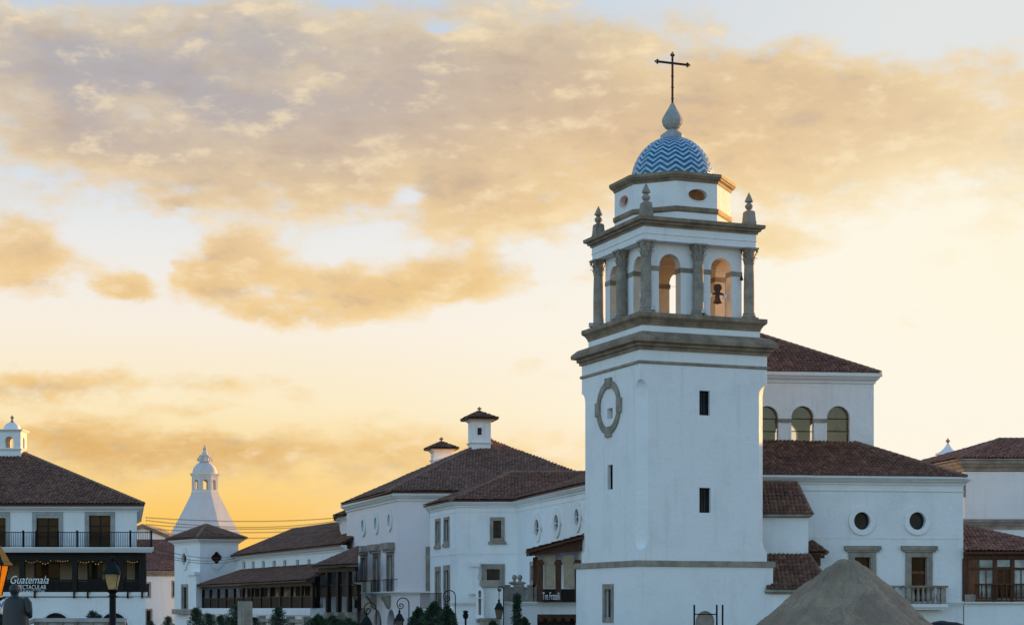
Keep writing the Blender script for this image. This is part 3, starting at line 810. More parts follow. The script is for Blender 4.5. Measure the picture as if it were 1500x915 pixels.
# dome with chevron tiles
DR, DZ, DH = 2.43, 26.80, 2.72; mb = MB(); n, m_ = 96, 30
vs = []; uv = []
for i in range(m_ + 1):
    t = i / m_ * R(82)
    for j in range(n + 1):
        an = 2 * math.pi * j / n; r = DR * math.cos(t)
        vs.append((TC.x + r * math.cos(an), TC.y + r * math.sin(an), DZ + DH * math.sin(t))); uv.append((j / n * 16, DR * 1.05 * t / .31))
fcs = [(i * (n + 1) + j, i * (n + 1) + j + 1, (i + 1) * (n + 1) + j + 1, (i + 1) * (n + 1) + j) for i in range(m_) for j in range(n)]
mb.add(vs, fcs, 0, uv); mb.build('dome', 'chevron', tower, 60)
mb = MB(); ph = R(-136)
mb.lathe([(.70, 29.30), (.70, 29.62), (.66, 29.64), (.28, 29.92), (.26, 30.0)], (TC.x, TC.y, 0), 8, ph)
mb.lathe([(.20, 29.90), (.42, 30.02), (.56, 30.2), (.625, 30.42), (.63, 30.52), (.615, 30.56), (.45, 30.86), (.24, 31.2), (.10, 31.46), (.02, 31.50)], (TC.x, TC.y, 0), 12, ph)
mb.build('dome_finial', 'lstone', tower)
# iron cross
mb = MB(); zc = 33.80; P = lambda a, z, b=0: tw(a, b, z)
for s in (-.045, .045): mb.tube([P(s, 31.3), P(s, 34.25)], .026, 6)
mb.tube([P(0, 31.3, .0), P(0, 34.25, 0)], .035, 6)
for s in (-.045, .045): mb.tube([P(-.92, zc + s), P(.92, zc + s)], .026, 6)
mb.tube([P(-.92, zc), P(.92, zc)], .03, 6)
for z in (31.75, 32.4, 33.05): mb.tube([P(-.09, z), P(.09, z)], .03, 6)
for d in ((-1, 0), (1, 0), (0, 1)):
    ox, oz = (d[0] * .90, zc) if d[1] == 0 else (0, 34.20)
    q = lambda al, pe: P(ox + d[0] * al + d[1] * pe, oz + d[1] * al + d[0] * pe)
    mb.tube([q(0, .0), q(.03, .10), q(.12, .085), q(.22, 0), q(.12, -.085), q(.03, -.10), q(0, 0)], .034, 6)
    mb.ball(q(.06, .10), .055, 6, 4); mb.ball(q(.06, -.10), .055, 6, 4); mb.ball(q(.21, 0), .055, 6, 4); mb.ball(q(.08, 0), .06, 6, 4)
mb.ball(P(0, zc), .10, 8, 6)
mb.build('cross', 'rust', tower)

def bell(a, b, label, rz=0):
    c = tw(a, b, 0)
    o = thing('church_bell', label, 'bell', (c.x, c.y, 19.35), 'bells hanging in the belfry')
    mb = MB(); mb.lathe([(.02, .60), (.12, .60), (.17, .55), (.185, .40), (.21, .22), (.27, .08), (.34, 0), (.33, -.03), (.28, 0), (.2, .1), (.15, .5)], (c.x, c.y, 19.35), 20); mb.build('bell_body', 'rust', o, 40)
    mb = MB(); mb.tube([(c.x, c.y, 19.8), (c.x, c.y, 19.30)], .025, 6); mb.ball((c.x, c.y, 19.27), .06, 8, 6); mb.build('clapper', 'iron', o)
    d = E1 if not rz else E2
    mb = MB(); pr = [(-.52, .66), (-.50, .60), (-.2, .60), (.2, .60), (.50, .60), (.52, .66), (.2, .78), (.16, .86), (.30, 1.02), (.31, 1.22), (.18, 1.38), (.10, 1.41), (-.10, 1.41), (-.18, 1.38), (-.31, 1.22), (-.30, 1.02), (-.16, .86), (-.2, .78)]
    e = E2 if not rz else -E1
    mb.slab([Vector((c.x, c.y, 19.35 + z)) + d * x - e * .10 for x, z in pr], e * .20); mb.build('headstock', 'rust', o)
    for s in (-1, 1):
        mb = MB(); mb.slab([Vector((c.x, c.y, 19.35)) + d * (s * x) + Vector((0, 0, z)) - e * .07 for x, z in ((.45, .68), (.75, .66), (.75, .30), (.60, .34), (.50, .44))], e * .14); mb.build('bracket', 'white', o)
    o.scale = (.76, .76, .76); o.location.z = 19.62
bell(1.60, -2.55, 'dark bronze bell with rounded headstock in the right arch of the sunlit-side belfry face')
bell(-2.55, -1.60, 'bronze bell half hidden behind the corner column of the belfry', 1)
for k, (a, b, lab) in enumerate(((-3.0, -3.62, 'small grey floodlight at the foot of the corner column of the belfry'), (.12, -3.66, 'small grey floodlight at the foot of the middle column on the front of the belfry'),
                                 (-3.66, .25, 'small grey floodlight at the foot of the middle column on the shaded belfry side'), (-3.70, 3.35, 'small grey floodlight at the foot of the far left belfry column'))):
    c = tw(a, b, 18.62); o = thing('floodlight', lab, 'floodlight', c, 'floodlights on the belfry ledge')
    mb = MB(); mb.tube([c, c + Vector((0, 0, .16))], .03, 6); mb.box(c.x - .08, c.x + .08, c.y - .05, c.y + .05, c.z, c.z + .04); mb.build('bracket', 'iron', o)
    mb = MB(); mb.hexa([c + Vector(q) for q in ((-.13, -.14, .16), (.13, -.14, .16), (.10, .08, .13), (-.10, .08, .13), (-.13, -.10, .38), (.13, -.10, .38), (.10, .10, .33), (-.10, .10, .33))]); mb.build('lamp_housing', 'lgrey', o)
c = tw(2.80, -3.0, 21.0)
mb = MB(); mb.tube([c, c - E2 * .14], .025, 6); mb.lathe([(.05, -.14), (.11, -.12), (.06, .02), (.05, .12)], c - E2 * .2, 10); o = mb.build('wall_loudspeaker', 'iron'); setp(o, 'small dark loudspeaker fixed beside the right arch of the belfry', 'loudspeaker')

def rv(px, py, d): return pt(px, py, d)
# ------------------------------------------------------------------ white church hall behind the tower (right)
hall = thing('church_hall', 'white hall right of the bell tower with two round windows and stone doorways', 'hall', (21, 118, 0))
HA, HBp = xy(1085, 112.6), xy(1411, 114.6)
hu = (Vector(HBp) - Vector(HA)).normalized(); hn = Vector((-hu.y, hu.x))
hd = 16.0
hp = [HA, HBp, tuple(Vector(HBp) + hn * hd), tuple(Vector(HA) + hn * hd)]
hf = loop_faces(hp); Fh = hf[0]
ho = []
for i, x in enumerate((1262, 1343)):
    ho.append(opening(hall, Fh, (x - 12.5, 749, x + 12.5, 776), kind='ell', frame=.30, fmat='white', proud=.14, pane='glass', recess=.25, name='round_window'))
door_specs = [(1251, 815, 1275, 884), (1334, 815, 1357.5, 884)]
for r in door_specs:
    ho.append(opening(hall, Fh, r, frame=(.34, 0, .30), fmat='stone', proud=.09, pane='bglass', recess=.2, bars=(1, 3), barmat='rwood', name='balcony_door', lintel=(.28, .36, .14), bar_w=.16))
ZE = 9.72
walls(hall, hf, 0, ZE, {0: ho}, name='wall')
mb = MB(); moulding(mb, [hp[3], hp[0], hp[1], hp[2]], cornice_prof(ZE - .12, ZE + .28, .42)); moulding(mb, [hp[3], hp[0], hp[1], hp[2]], [(-.05, 9.16), (.03, 9.17), (.06, 9.2), (.06, 9.24), (-.05, 9.26)]); mb.build('cornice', 'trim', hall)
zc = Fh.pix(1300, 788)[1]
mb = MB(); moulding(mb, [hp[0], hp[1], hp[2]], band_prof(zc - .03, zc + .03, .025)); mb.build('string_course', 'trim', hall)
z0 = Fh.pix(1340, 886)[1]; z1 = Fh.pix(1340, 880)[1]
mb = MB(); moulding(mb, [hp[0], hp[1]], cornice_prof(z0 - .12, z1, .16)); mb.build('floor_ledge', 'trim', hall)
# skirt roof round the upper storey
oe = .55
FL = Fh.p(-.2, 10.06, oe); FR = Fh.p(Fh.L + .06, 10.06, oe)
R2 = pt(1252, 648, 118.8); R1 = Vector((FL.x + .3, R2.y - (R2.x - FL.x) * .13, R2.z))
dirr = hn.to_3d()
BR = FR + dirr * 17; R2b = R2 + dirr * 10
mb = MB()
def planar4(a, b, c, d):  # put d into the plane of a, b, c along z
    n = (b - a).cross(c - a); d.z = a.z - ((d.x - a.x) * n.x + (d.y - a.y) * n.y) / n.z; return d
R1 = planar4(FL, FR, R2, R1)
tiles(mb, [FL, FR, R2, R1]); R2b = planar4(FR, BR, R2, R2b); tiles(mb, [FR, BR, R2b, R2])
ridge(mb, FR + (R2 - FR) * .01, R2, .16)
mb.build('roof', ['tile', 'trim'], hall)
mb = MB(); moulding(mb, [FL.xy, FR.xy, BR.xy], [(-.25, 9.98), (-.03, 9.99), (-.03, 10.03), (-.25, 10.03)]); mb.build('gutter', 'stone', hall)

upper = thing('upper_storey', 'tall upper storey of the church with three arched glass windows and a brown hipped roof', 'upper storey', (16, 124, 9))
ua, ub = xy(950, 117.4), xy(1280, 119.2)
uu = (Vector(ub) - Vector(ua)).normalized(); un = Vector((-uu.y, uu.x))
up = [ua, ub, tuple(Vector(ub) + un * 11), tuple(Vector(ua) + un * 11)]
uf = loop_faces(up); Fu = uf[0]
uh = []
for x0, x1 in ((1107, 1140.5), (1158.5, 1192.5), (1210.5, 1245)):
    uh.append(opening(upper, Fu, (x0, 594, x1, 668), kind='arch', frame=(.10, 0, .10), fmat='white', proud=.05, pane='see', recess=.3, name='arched_window', bars=(1, 4), barmat='gmetal', bar_w=.05))
bh = []
Fb = uf[2]
for x0, x1 in ((1133, 1166), (1081, 1113), (1184, 1199)):
    u0, z = Fb.pix(x1, 620); u1, zb = Fb.pix(x0, 670)
    bh.append(L_arch(min(u0, u1), max(u0, u1), 11.5, z))
    mb = MB(); plate(mb, Fb, [L_arch(min(u0, u1) - .02, max(u0, u1) + .02, 11.4, z + .02)], .02, -.2); mb.build('rear_window_pane', 'see2', upper)
ZU = 16.55
walls(upper, uf, 9.0, ZU, {0: uh, 2: bh}, name='wall', t=.42)
mb = MB(); mb.hexa([(up[i][0] + (Vector(up[(i + 2) % 4]) - Vector(up[i])).x * .03, up[i][1] + (Vector(up[(i + 2) % 4]) - Vector(up[i])).y * .03, z) for z in (11.0, 11.15) for i in range(4)]); mb.build('floor', 'stone', upper)
mb = MB(); moulding(mb, up, cornice_prof(ZU - .28, ZU + .30, .42), True); mb.build('cornice', 'trim', upper)
for x0, x1 in ((1140.5, 1158.5), (1192.5, 1210.5)):
    mb = MB(); u0, u1, za, zb = Fu.rect(x0 - .5, 613, x1 + .5, 618.5); mb.fbox(Fu, u0 - .05, u1 + .05, za, zb, -.35, .07)
    mb.build('impost', 'stone', upper)
mb = MB(); mb.hexa([(up[i][0], up[i][1], ZU + .05) for i in range(4)] + [(up[i][0], up[i][1], ZU + .25) for i in range(4)]); mb.build('ceiling', 'cream', upper)
e = .40; zr = ZU + .34
P = lambda a, b, z: Vector((*(Vector(up[0]) + uu * a + un * b), z))
Lw = (Vector(ub) - Vector(ua)).length
ap1 = P(Lw / 2, 4.5, zr + 3.55); ap2 = P(Lw / 2 + .05, 6.5, zr + 3.55)
mb = MB()
q = [P(-e, -e, zr), P(Lw + e, -e, zr), P(Lw + e, 11 + e, zr), P(-e, 11 + e, zr)]
apx = P(Lw / 2, 5.5, zr + 3.5)
for i in range(4): tiles(mb, [q[i], q[(i + 1) % 4], apx]); ridge(mb, q[i] + (apx - q[i]) * .01, apx, .16)
mb.build('roof', ['tile', 'trim'], upper)
c = pt(1225.5, 629, 123.5)
o = thing('pendant_lamp', 'gilded dish lamp hanging behind the rightmost arched church window', 'lamp', c)
mb = MB(); mb.lathe([(.02, .30), (.06, .26), (.12, .12), (.40, 0), (.42, -.06), (.30, -.10), (.02, -.14)], c, 16); mb.build('lamp_shade', 'brass', o, 40)
mb = MB(); mb.tube([c + Vector((0, 0, .25)), Vector((c.x, c.y, ZU - .1))], .02, 5); mb.build('chain', 'iron', o)

# ------------------------------------------------------------------ tiled annex in the angle of tower and hall
annex = thing('tower_annex', 'narrow white annex with two stacked tiled roofs between bell tower and hall', 'annex', (14.5, 110.5, 0))
d1 = 110.2
a0, a1 = xy(1112, d1), xy(1184, d1)
af = loop_faces([a0, a1, (a1[0], d1 + 2.6), (a0[0], d1 + 2.6)])
za = zz(754, d1)
walls(annex, af, 0, za, {}, name='wall')
mb = MB()
EL, ER = pt(1110, 753, d1 - .35), pt(1190, 753, d1 - .35)
TL, TR = pt(1110, 706.5, d1 + 2.2), pt(1166.5, 706.5, d1 + 2.2)
tiles(mb, [EL, ER, TR, TL], row=.36); B2 = Vector((ER.x, d1 + 2.6, ER.z)); tiles(mb, [ER, B2, TR], row=.36); ridge(mb, ER + (TR - ER) * .01, TR, .11); ridge(mb, TR, TL, .11)
mb.build('roof', ['tile', 'stone'], annex)
mb = MB(); moulding(mb, [af[0].A, af[0].B, (a1[0], d1 + 2.6)], [(-.05, za - .16), (.10, za - .14), (.22, za - .04), (.22, za + .03), (-.05, za + .03)]); mb.build('stone_eave', 'stone', annex)
d2 = 107.8
b0, b1 = xy(1120, d2), xy(1207, d2)
lf = loop_faces([b0, b1, (b1[0], d1 + 1), (b0[0], d1 + 1)]); zb = zz(866, d2)
walls(annex, lf, 0, zb, {}, name='lower_wall')
mb = MB()
EL, ER = pt(1122, 863.5, d2 - .35), pt(1222, 863.5, d2 - .35); TL, TR = pt(1122, 811.5, d1 - .03), pt(1184, 811.5, d1 - .03)
tiles(mb, [EL, ER, TR, TL], row=.36); B2 = Vector((ER.x, d1 + 1.0, ER.z)); tiles(mb, [ER, B2, TR], row=.36); ridge(mb, ER + (TR - ER) * .01, TR, .11)
mb.build('lower_roof', ['tile', 'stone'], annex)
mb = MB(); moulding(mb, [lf[0].A, lf[0].B, (b1[0], d1 + 1)], [(-.05, zb - .14), (.18, zb - .12), (.24, zb - .03), (.24, zb + .02), (-.05, zb + .02)]); mb.build('lower_stone_eave', 'stone', annex)
# little tiled porch hood on brackets beside the annex
hood = thing('tiled_hood', 'small tiled hood on dark timber brackets between annex and hall doorway', 'hood', pt(1197, 820, 111.8))
mb = MB(); d3 = 111.2
EL, ER = pt(1180, 809, d3), pt(1212.5, 805.5, d3); TL, TR = pt(1180, 792, d3 + 1.5), pt(1190, 792.5, d3 + 1.5)
ER.z = EL.z; TR.z = TL.z
tiles(mb, [EL, ER, TR, TL], row=.36, pitch=.22); tiles(mb, [ER, ER + Vector((0, 1.6, 0)), TR], row=.36, pitch=.22); ridge(mb, ER, TR, .10)
mb.build('roof', ['tile', 'bwood'], hood)
mb = MB()
for k, px in enumerate((1186, 1194, 1202)):
    a = pt(px, 811, d3 + .1); mb.box(a.x - .06, a.x + .06, a.y, a.y + 1.5, a.z - .12, a.z)
a = pt(1183, 814, d3 + .2); b = pt(1208, 814, d3 + .2); mb.box(a.x, b.x, a.y, a.y + .14, a.z - .12, a.z + .06)
a = pt(1183, 822, d3 + .5); b = pt(1202, 822, d3 + .5); mb.box(a.x, b.x, a.y, a.y + .8, a.z - .25, a.z + .2)
mb.build('timber_bracket', 'bwood', hood)

# ------------------------------------------------------------------ stone balcony on the hall
bal = thing('stone_balcony', 'grey stone balcony with turned balusters below the right hall doorway', 'balcony', Fh.p(Fh.pix(1355, 880)[0], 2.4, .5))
u0 = Fh.pix(1327, 870, .9)[0]; u1 = Fh.pix(1385, 870, .9)[0]; zf = Fh.pix(1355, 884, .9)[1]; zt = Fh.pix(1355, 857, .9)[1]
mb = MB(); mb.fbox(Fh, u0 - .12, u1 + .12, zf - .20, zf, -.04, 1.06); mb.fbox(Fh, u0 - .02, u1 + .02, zf - .34, zf - .2, -.04, .92); mb.build('slab', 'trim', bal)
mb = MB(); mb.fbox(Fh, u0 - .12, u1 + .12, zt - .12, zt, .72, 1.06)
for uu_ in (u0, u1): mb.fbox(Fh, uu_ - .12, uu_ + .12, zt - .119, zt - .001, .02, .72)
mb.build('handrail', 'dstone', bal)
for uu_ in (u0, u1 - .30):
    mb = MB(); mb.fbox(Fh, uu_, uu_ + .30, zf, zt - .12, .76, 1.0); mb.build('pier', 'stone', bal)
bp = [(.10, 0), (.10, .06), (.06, .09), (.10, .18), (.13, .28), (.11, .40), (.065, .56), (.055, .64), (.09, .70), (.09, .76)]
for k in range(6):
    u = u0 + .30 + (u1 - u0 - .6) * (k + .5) / 6; c = Fh.p(u, zf, .88); s = (zt - .12 - zf) / .76
    mb = MB(); mb.lathe([(r, z * s) for r, z in bp], c, 10); mb.build('baluster', 'stone', bal, 40)
bal2 = thing('stone_balcony', 'grey stone balcony mostly hidden by the sand heap below the left hall doorway', 'balcony', Fh.p(Fh.pix(1262, 880)[0], 2.4, .5))
u0 = Fh.pix(1236, 870, .9)[0]; u1 = Fh.pix(1318, 870, .9)[0]
mb = MB(); mb.fbox(Fh, u0 - .12, u1 + .02, zf - .20, zf, -.04, 1.06); mb.build('slab', 'trim', bal2)
mb = MB(); mb.fbox(Fh, u0 - .12, u1 + .02, zt - .12, zt, .72, 1.06); mb.build('handrail', 'dstone', bal2)
for k in range(9):
    u = u0 + .2 + (u1 - u0 - .4) * (k + .5) / 9; c = Fh.p(u, zf, .88)
    mb = MB(); mb.lathe([(r, z * s) for r, z in bp], c, 8); mb.build('baluster', 'stone', bal2, 40)

# ------------------------------------------------------------------ large house behind on the far right
rear = thing('rear_house', 'large white house at the far right edge with red roof and grey cornice', 'house', (48, 142, 0))
ra, rb = xy(1413, 135), (82.0, 135.0)  # right end stretched out of view to shade the sand heap
rp = [ra, rb, (82.0, 152), (ra[0] - 2.6, 152)]
rf = loop_faces(rp)
win_r = opening(rear, rf[3], (1409.3, 708, 1411.6, 724), frame=.2, fmat='stone', pane='glass')
walls(rear, rf, 0, 11.9, {}, name='wall')
za, zb = zz(689.5, 135), zz(674.5, 135)
mb = MB(); moulding(mb, rp, cornice_prof(za, zb, .5), True); mb.build('cornice', 'stone', rear)
zl = zz(775, 135); zh = zz(760, 135)
mb = MB(); moulding(mb, rp, cornice_prof(zl, zh, .28), True); mb.build('grey_ledge', 'stone', rear)
mb = MB(); ze = zb + .12
q = [Vector((ra[0] - .55, 134.4, ze)), Vector((82.6, 134.4, ze)), Vector((82.6, 152.6, ze)), Vector((ra[0] - 3.5, 152.6, ze))]
r1 = pt(1463, 643.5, 142.8); r2 = Vector((75, 142.8, r1.z))
tiles(mb, [q[0], q[1], r2, r1]); tiles(mb, [q[1], q[2], r2]); tiles(mb, [q[3], q[0], r1])
mb.slab([q[2], q[3], r1, r2], (0, 0, -.1), 1)
mb.uv.update({i: [(0, 0)] * len(f) for i, f in enumerate(mb.f) if i not in mb.uv})
ridge(mb, q[0], r1, .17); ridge(mb, r1, r2, .17)
mb.build('roof', ['rtile', 'stone'], rear)
c = pt(1388.5, 668, 152)
o = thing('roof_lantern', 'small white roof lantern with a conical cap and ball finial behind the red roof', 'roof lantern', Vector((c.x, c.y, c.z - 2)))
mb = MB(); mb.lathe([(1.0, .1), (1.0, .22), (.7, .32), (.34, .62), (.14, .92), (.10, 1.0)], c, 12); mb.build('cap', 'white', o, 30)
mb = MB(); mb.lathe([(.06, 1.0), (.06, 1.08), (.17, 1.18), (.17, 1.26), (.06, 1.36), (.01, 1.5)], c, 10); mb.build('finial', 'stone', o, 40)
mb = MB(); mb.lathe([(.9, -3), (.9, -.6), (.95, -.58), (.95, -.5), (.9, -.48)], c, 8); mb.build('drum', 'white', o)
for k in range(8):
    an = math.pi / 4 * k + .2; mb = MB(); mb.lathe([(.09, -.5), (.07, .15)], (c.x + .8 * math.cos(an), c.y + .8 * math.sin(an), c.z), 8); mb.build('post', 'white', o)

# ------------------------------------------------------------------ glazed timber porch right of the hall
por = thing('timber_porch', 'glazed brown timber porch with red tiled roof right of the white hall', 'porch', (30, 116, 0))
pa = Fh.p(Fh.L + .03, 0, .10).xy; dP = pa.y
Fp = Face(pa, (pa.x + 9, dP + .25))
z_fl = zz(881, dP); z_eave = zz(808, dP)
base = loop_faces([tuple(pa), tuple(Fp.B), (Fp.B.x, dP + 6), (pa.x, dP + 6)])
walls(por, base, 0, z_fl - .05, {}, name='base_wall')
mb = MB(); moulding(mb, [tuple(pa), tuple(Fp.B)], cornice_prof(z_fl - .22, z_fl, .22)); mb.build('floor_ledge', 'trim', por)
mb = MB(); mb.fbox(Fp, 0, 9, z_fl - .04, z_fl + .01, -5.5, .0); mb.build('floor_slab', 'stone', por)
mb = MB(); mb.fbox(Fp, -.02, 9.1, zz(818, dP), z_eave + .05, -.25, .06); mb.fbox(Fp, -.02, 9.1, zz(834, dP), zz(830.5, dP), -.16, -.02)
mb.build('beam', 'bwood', por)
posts = (1410.5, 1457, 1482.5, 1508, 1540)
for i, px in enumerate(posts):
    u = Fp.pix(px, 840)[0]; w = .34 if i == 0 else .16
    mb = MB(); mb.fbox(Fp, u - (.02 if i == 0 else w / 2), u + (w if i == 0 else w / 2), z_fl, zz(818, dP) + .01, -.2, -.01); mb.build('post', 'bwood', por)
for k, px in enumerate((1419, 1427)):
    u = Fp.pix(px, 840)[0]; mb = MB(); mb.fbox(Fp, u - .16, u + .16, zz(872, dP), zz(818, dP), -.12, -.06 + .01 * k); mb.build('shutter_panel', 'rwood', por)
for a, b in ((1433.5, 1455), (1459.5, 1480.5), (1485, 1506), (1510, 1538)):
    u0, u1, za, zb = Fp.rect(a, 818, b, 876, -.1)
    mb = MB(); plate(mb, Fp, [L_rect(u0 - .05, u1 + .05, za, zb), L_rect(u0 + .05, u1 - .05, za + .08, zz(834, dP)), L_rect(u0 + .05, u1 - .05, zz(830.5, dP), zb - .06)], .07, -.08)
    fr = mb.build('window', 'rwood', por)
    mb = MB(); plate(mb, Fp, [L_rect(u0 - .02, u1 + .02, za, zb)], .01, -.12); mb.build('pane', 'pglass' if a in (1433.5, 1485) else 'bglass', fr)
    mb = MB(); um = (u0 + u1) / 2; mb.fbox(Fp, um - .03, um + .03, za, zz(834, dP), -.115, -.07); mb.build('mullion', 'rwood', fr)
    mb = MB(); plate(mb, Fp, [L_rect(u0, u1, zz(829.5, dP), zb - .05)], .01, -.115); mb.build('transom_pane', 'pglass', fr)
mb = MB(); u0 = Fp.pix(1428, 860)[0]; zt = zz(854, dP); mb.fbox(Fp, u0, 9, zt - .09, zt, .02, .14); mb.fbox(Fp, u0, 9, z_fl + .06, z_fl + .14, .03, .13)
mb.build('handrail', 'bwood', por)
k = 0; u = u0 + .1
while u < 9:
    mb = MB(); c = Fp.p(u, z_fl + .14, .08); h = zt - .09 - z_fl - .14
    mb.lathe([(.04, 0), (.04, h * .1), (.06, h * .25), (.07, h * .4), (.035, h * .7), (.045, h * .9), (.04, h)], c, 8); mb.build('baluster', 'bwood', por, 40); u += .30
mb = MB(); mb.fbox(Fp, .02, Fp.pix(1430, 870)[0], z_fl, zz(870, dP), -.05, .03); mb.build('stone_plinth', 'stone', por)
mb = MB(); mb.box(pa.x + .1, pa.x + 9, dP + 5.0, dP + 5.2, z_fl, z_eave); mb.build('rear_wall', 'cream', por)
mb = MB(); EL = Vector((pa.x - .02, dP - .45, z_eave + .02)); ER = Vector((pa.x + 6.9, dP - .45, z_eave + .02)); TL = Vector((pa.x + .0, dP + 4.3, zz(764.5, dP + 4.3)))
tiles(mb, [EL, ER, TL], fascia=.14); tiles(mb, [ER, ER + Vector((0, 5, 0)), TL], fascia=.14); ridge(mb, ER, TL, .13)
mb.build('roof', ['rtile', 'bwood'], por)

# ------------------------------------------------------------------ sand heap, frame and tarp in front
heap = MB(); hc = (pt(1247, 821, 70).x, 71.0); nR, nA = 70, 200; H0 = 4.02; rad = 5.9
vs = []
for i in range(nR + 1):
    for j in range(nA):
        an = 2 * math.pi * j / nA; r = rad * (i / nR)
        x, y = r * math.cos(an), r * math.sin(an) * .95
        rr = math.hypot(r, 0)
        h = H0 - .03 - max(0, math.sqrt(max(0, rr - .30) ** 2 + .012) - .10) * .86
        nz = mnoise.fractal(Vector((x * .55, y * .55, 3.3)), 0.9, 2.2, 5)
        gull = mnoise.noise(Vector((math.cos(an) * 3.2, math.sin(an) * 3.2, r * .22)))
        sp = mnoise.fractal(Vector((x * 3, y * 3, 8.0)), 0.8, 2.2, 4)
        am = min(1, rr / 1.6)
        h += am * (.12 * nz + .26 * gull * am) + .075 * sp + .10 * am * max(0, mnoise.noise(Vector((x * 1.6, y * 1.6, 21.0))))  + .012 * mnoise.noise(Vector((x * 14, y * 14, 0)))
        h = max(h, -.05) if i < nR else -.1
        vs.append((hc[0] + x, hc[1] + y, h))
fc = [(i * nA + j, i * nA + (j + 1) % nA, (i + 1) * nA + (j + 1) % nA, (i + 1) * nA + j) for i in range(nR) for j in range(nA)]
heap.add(vs, fc); o = heap.build('sand_heap', 'sand', None, 60); setp(o, 'big grey brown heap of building sand in front of the tower and hall', 'sand heap')
tb = MB(); c = pt(1386, 913, 78)
vs = []; n = 16
for i in range(n):
    for j in range(8):
        x = (i / (n - 1) - .5) * 2.4; y = (j / 7 - .5) * 1.6; e = max(0, 1 - (x / 1.2) ** 2) * max(0, 1 - (y / .8) ** 2)
        vs.append((c.x + x, c.y + y, c.z - .5 + .62 * e ** .5 + .10 * mnoise.noise(Vector((x * 2.2, y * 2.2, 1))) * (e > 0)))
tb.add(vs, [(i * 8 + j, i * 8 + j + 1, (i + 1) * 8 + j + 1, (i + 1) * 8 + j) for i in range(n - 1) for j in range(7)])
tb.slab([(c.x - 1.2, c.y - .8, 0), (c.x + 1.2, c.y - .8, 0), (c.x + 1.2, c.y + .8, 0), (c.x - 1.2, c.y + .8, 0)], (0, 0, c.z - .45))
o = tb.build('covered_pile', 'tarp', None, 50); setp(o, 'low pile covered with black sheet right of the sand heap', 'covered pile')
fr = thing('steel_frame', 'black steel post frame standing before the arched niche of the tower base', 'frame', pt(1037, 960, 103))
for px, py in ((1017, 885), (1050, 885), (1058.5, 885)):
    a = pt(px, py, 103); mb = MB(); mb.box(a.x - .045, a.x + .045, a.y - .045, a.y + .045, 0, a.z); mb.build('post', 'iron', fr)
a, b = pt(1017, 899, 103), pt(1058, 899, 103)
mb = MB(); mb.box(a.x + .045, pt(1050, 899, 103).x - .045, a.y - .03, a.y + .03, a.z - .03, a.z + .03); mb.build('crossbar', 'iron', fr)

# ------------------------------------------------------------------ house C: left of the tower, L-shaped, with a terrace
hc_ = thing('corner_house', 'white two storey house just left of the tower with oval wall windows', 'house', (0, 136, 0))
cp = [xy(630, 142.3), xy(668, 135), xy(757, 135), xy(866, 116.6)]
backr = (cp[3][0] + 10, cp[3][1] + 3); cpl = cp + [backr, (cp[2][0] + 10, 150), (cp[0][0], 150)]
cf = loop_faces(cpl); FCl, FCf, FCw = cf[0], cf[1], cf[2]
ZC = zz(742, 135)
ch = {0: [], 1: [], 2: []}
for r in ((639, 763, 644.5, 795), (651.5, 760.5, 657.5, 792)):
    ch[0].append(opening(hc_, FCl, r, frame=.2, pane='glass', sill=(.06, .22, .08), barmat='gmetal'))
for r in ((639, 836, 644.5, 890), (651.5, 834, 658, 889)):
    ch[0].append(opening(hc_, FCl, r, frame=(.26, 0, .34), pane='glass', barmat='gmetal', name='door'))
ch[1].append(opening(hc_, FCf, (722, 761.5, 734.5, 788), frame=.22, pane='glass', sill=(.12, .20, .10), bars=(2, 2), barmat='gmetal'))
ch[1].append(opening(hc_, FCf, (712.5, 832.5, 732.5, 849.5), frame=.34, pane='glass', bars=(2, 1), barmat='gmetal'))
mar = MB()
for cx, cy in ((787.8, 772), (816.2, 765.5), (846.5, 757)):
    r = (cx - 3.2, cy - 12.5, cx + 3.2, cy + 12.5)
    ch[2].append(opening(hc_, FCw, r, kind='ell', frame=.42, fmat='trim', proud=.10, pane='glass', recess=.1, name='oval_window', barmat='gmetal'))
    u0, u1, z0, z1 = FCw.rect(cx - 7.2, cy - 21, cx + 7.2, cy + 14)
    mb = MB(); plate(mb, FCw, [L_arch(u0, u1, z0 + .6, z1), L_arch(u0 + .22, u1 - .22, z0 + .61, z1 - .22)], .10, .05); mb.build('arch_moulding', 'trim', hc_)
ch[2].append(opening(hc_, FCw, (778.5, 828, 782.5, 850), frame=.3, pane='glass', barmat='gmetal'))
walls(hc_, cf, 0, ZC + .2, ch, name='wall')
zc = zz(735, 135)
mb = MB(); moulding(mb, [cpl[-1]] + cp, cornice_prof(ZC - .02, zc + .06, .40)); moulding(mb, [cpl[-1]] + cp, band_prof(ZC - .40, ZC - .34, .03)); mb.build('cornice', 'trim', hc_)
zs = zz(811, 135)
mb = MB(); moulding(mb, [cpl[-1]] + cp, band_prof(zs - .03, zs + .04, .03)); mb.build('string_course', 'trim', hc_)
zr = zc + .12; OV = .45
def off(pts, i, o):
    P = [Vector(p) for p in pts]
    def nrm(a, b): d = (b - a).normalized(); return Vector((d.y, -d.x))
    n1 = nrm(P[i - 1], P[i]); n2 = nrm(P[i], P[i + 1]); m = (n1 + n2) / (1 + n1.dot(n2)); return P[i] + m * o
e0 = off(cpl, 1, OV); e1 = off(cpl, 2, OV); eL = Vector(cp[0]) + FCl.n * OV; eR = Vector(cp[3]) + FCw.n * OV
v3 = lambda p, z: Vector((p.x, p.y, z))
apex = pt(750, 691.5, 143); zap = apex.z
mb = MB()
val = Vector((apex.x + 6.3, apex.y, zap))
tiles(mb, [v3(e0, zr), v3(e1, zr), val, apex])
tiles(mb, [v3(Vector(cp[0]) + FCl.n * OV + FCl.u * -.3, zr), v3(e0, zr), apex])
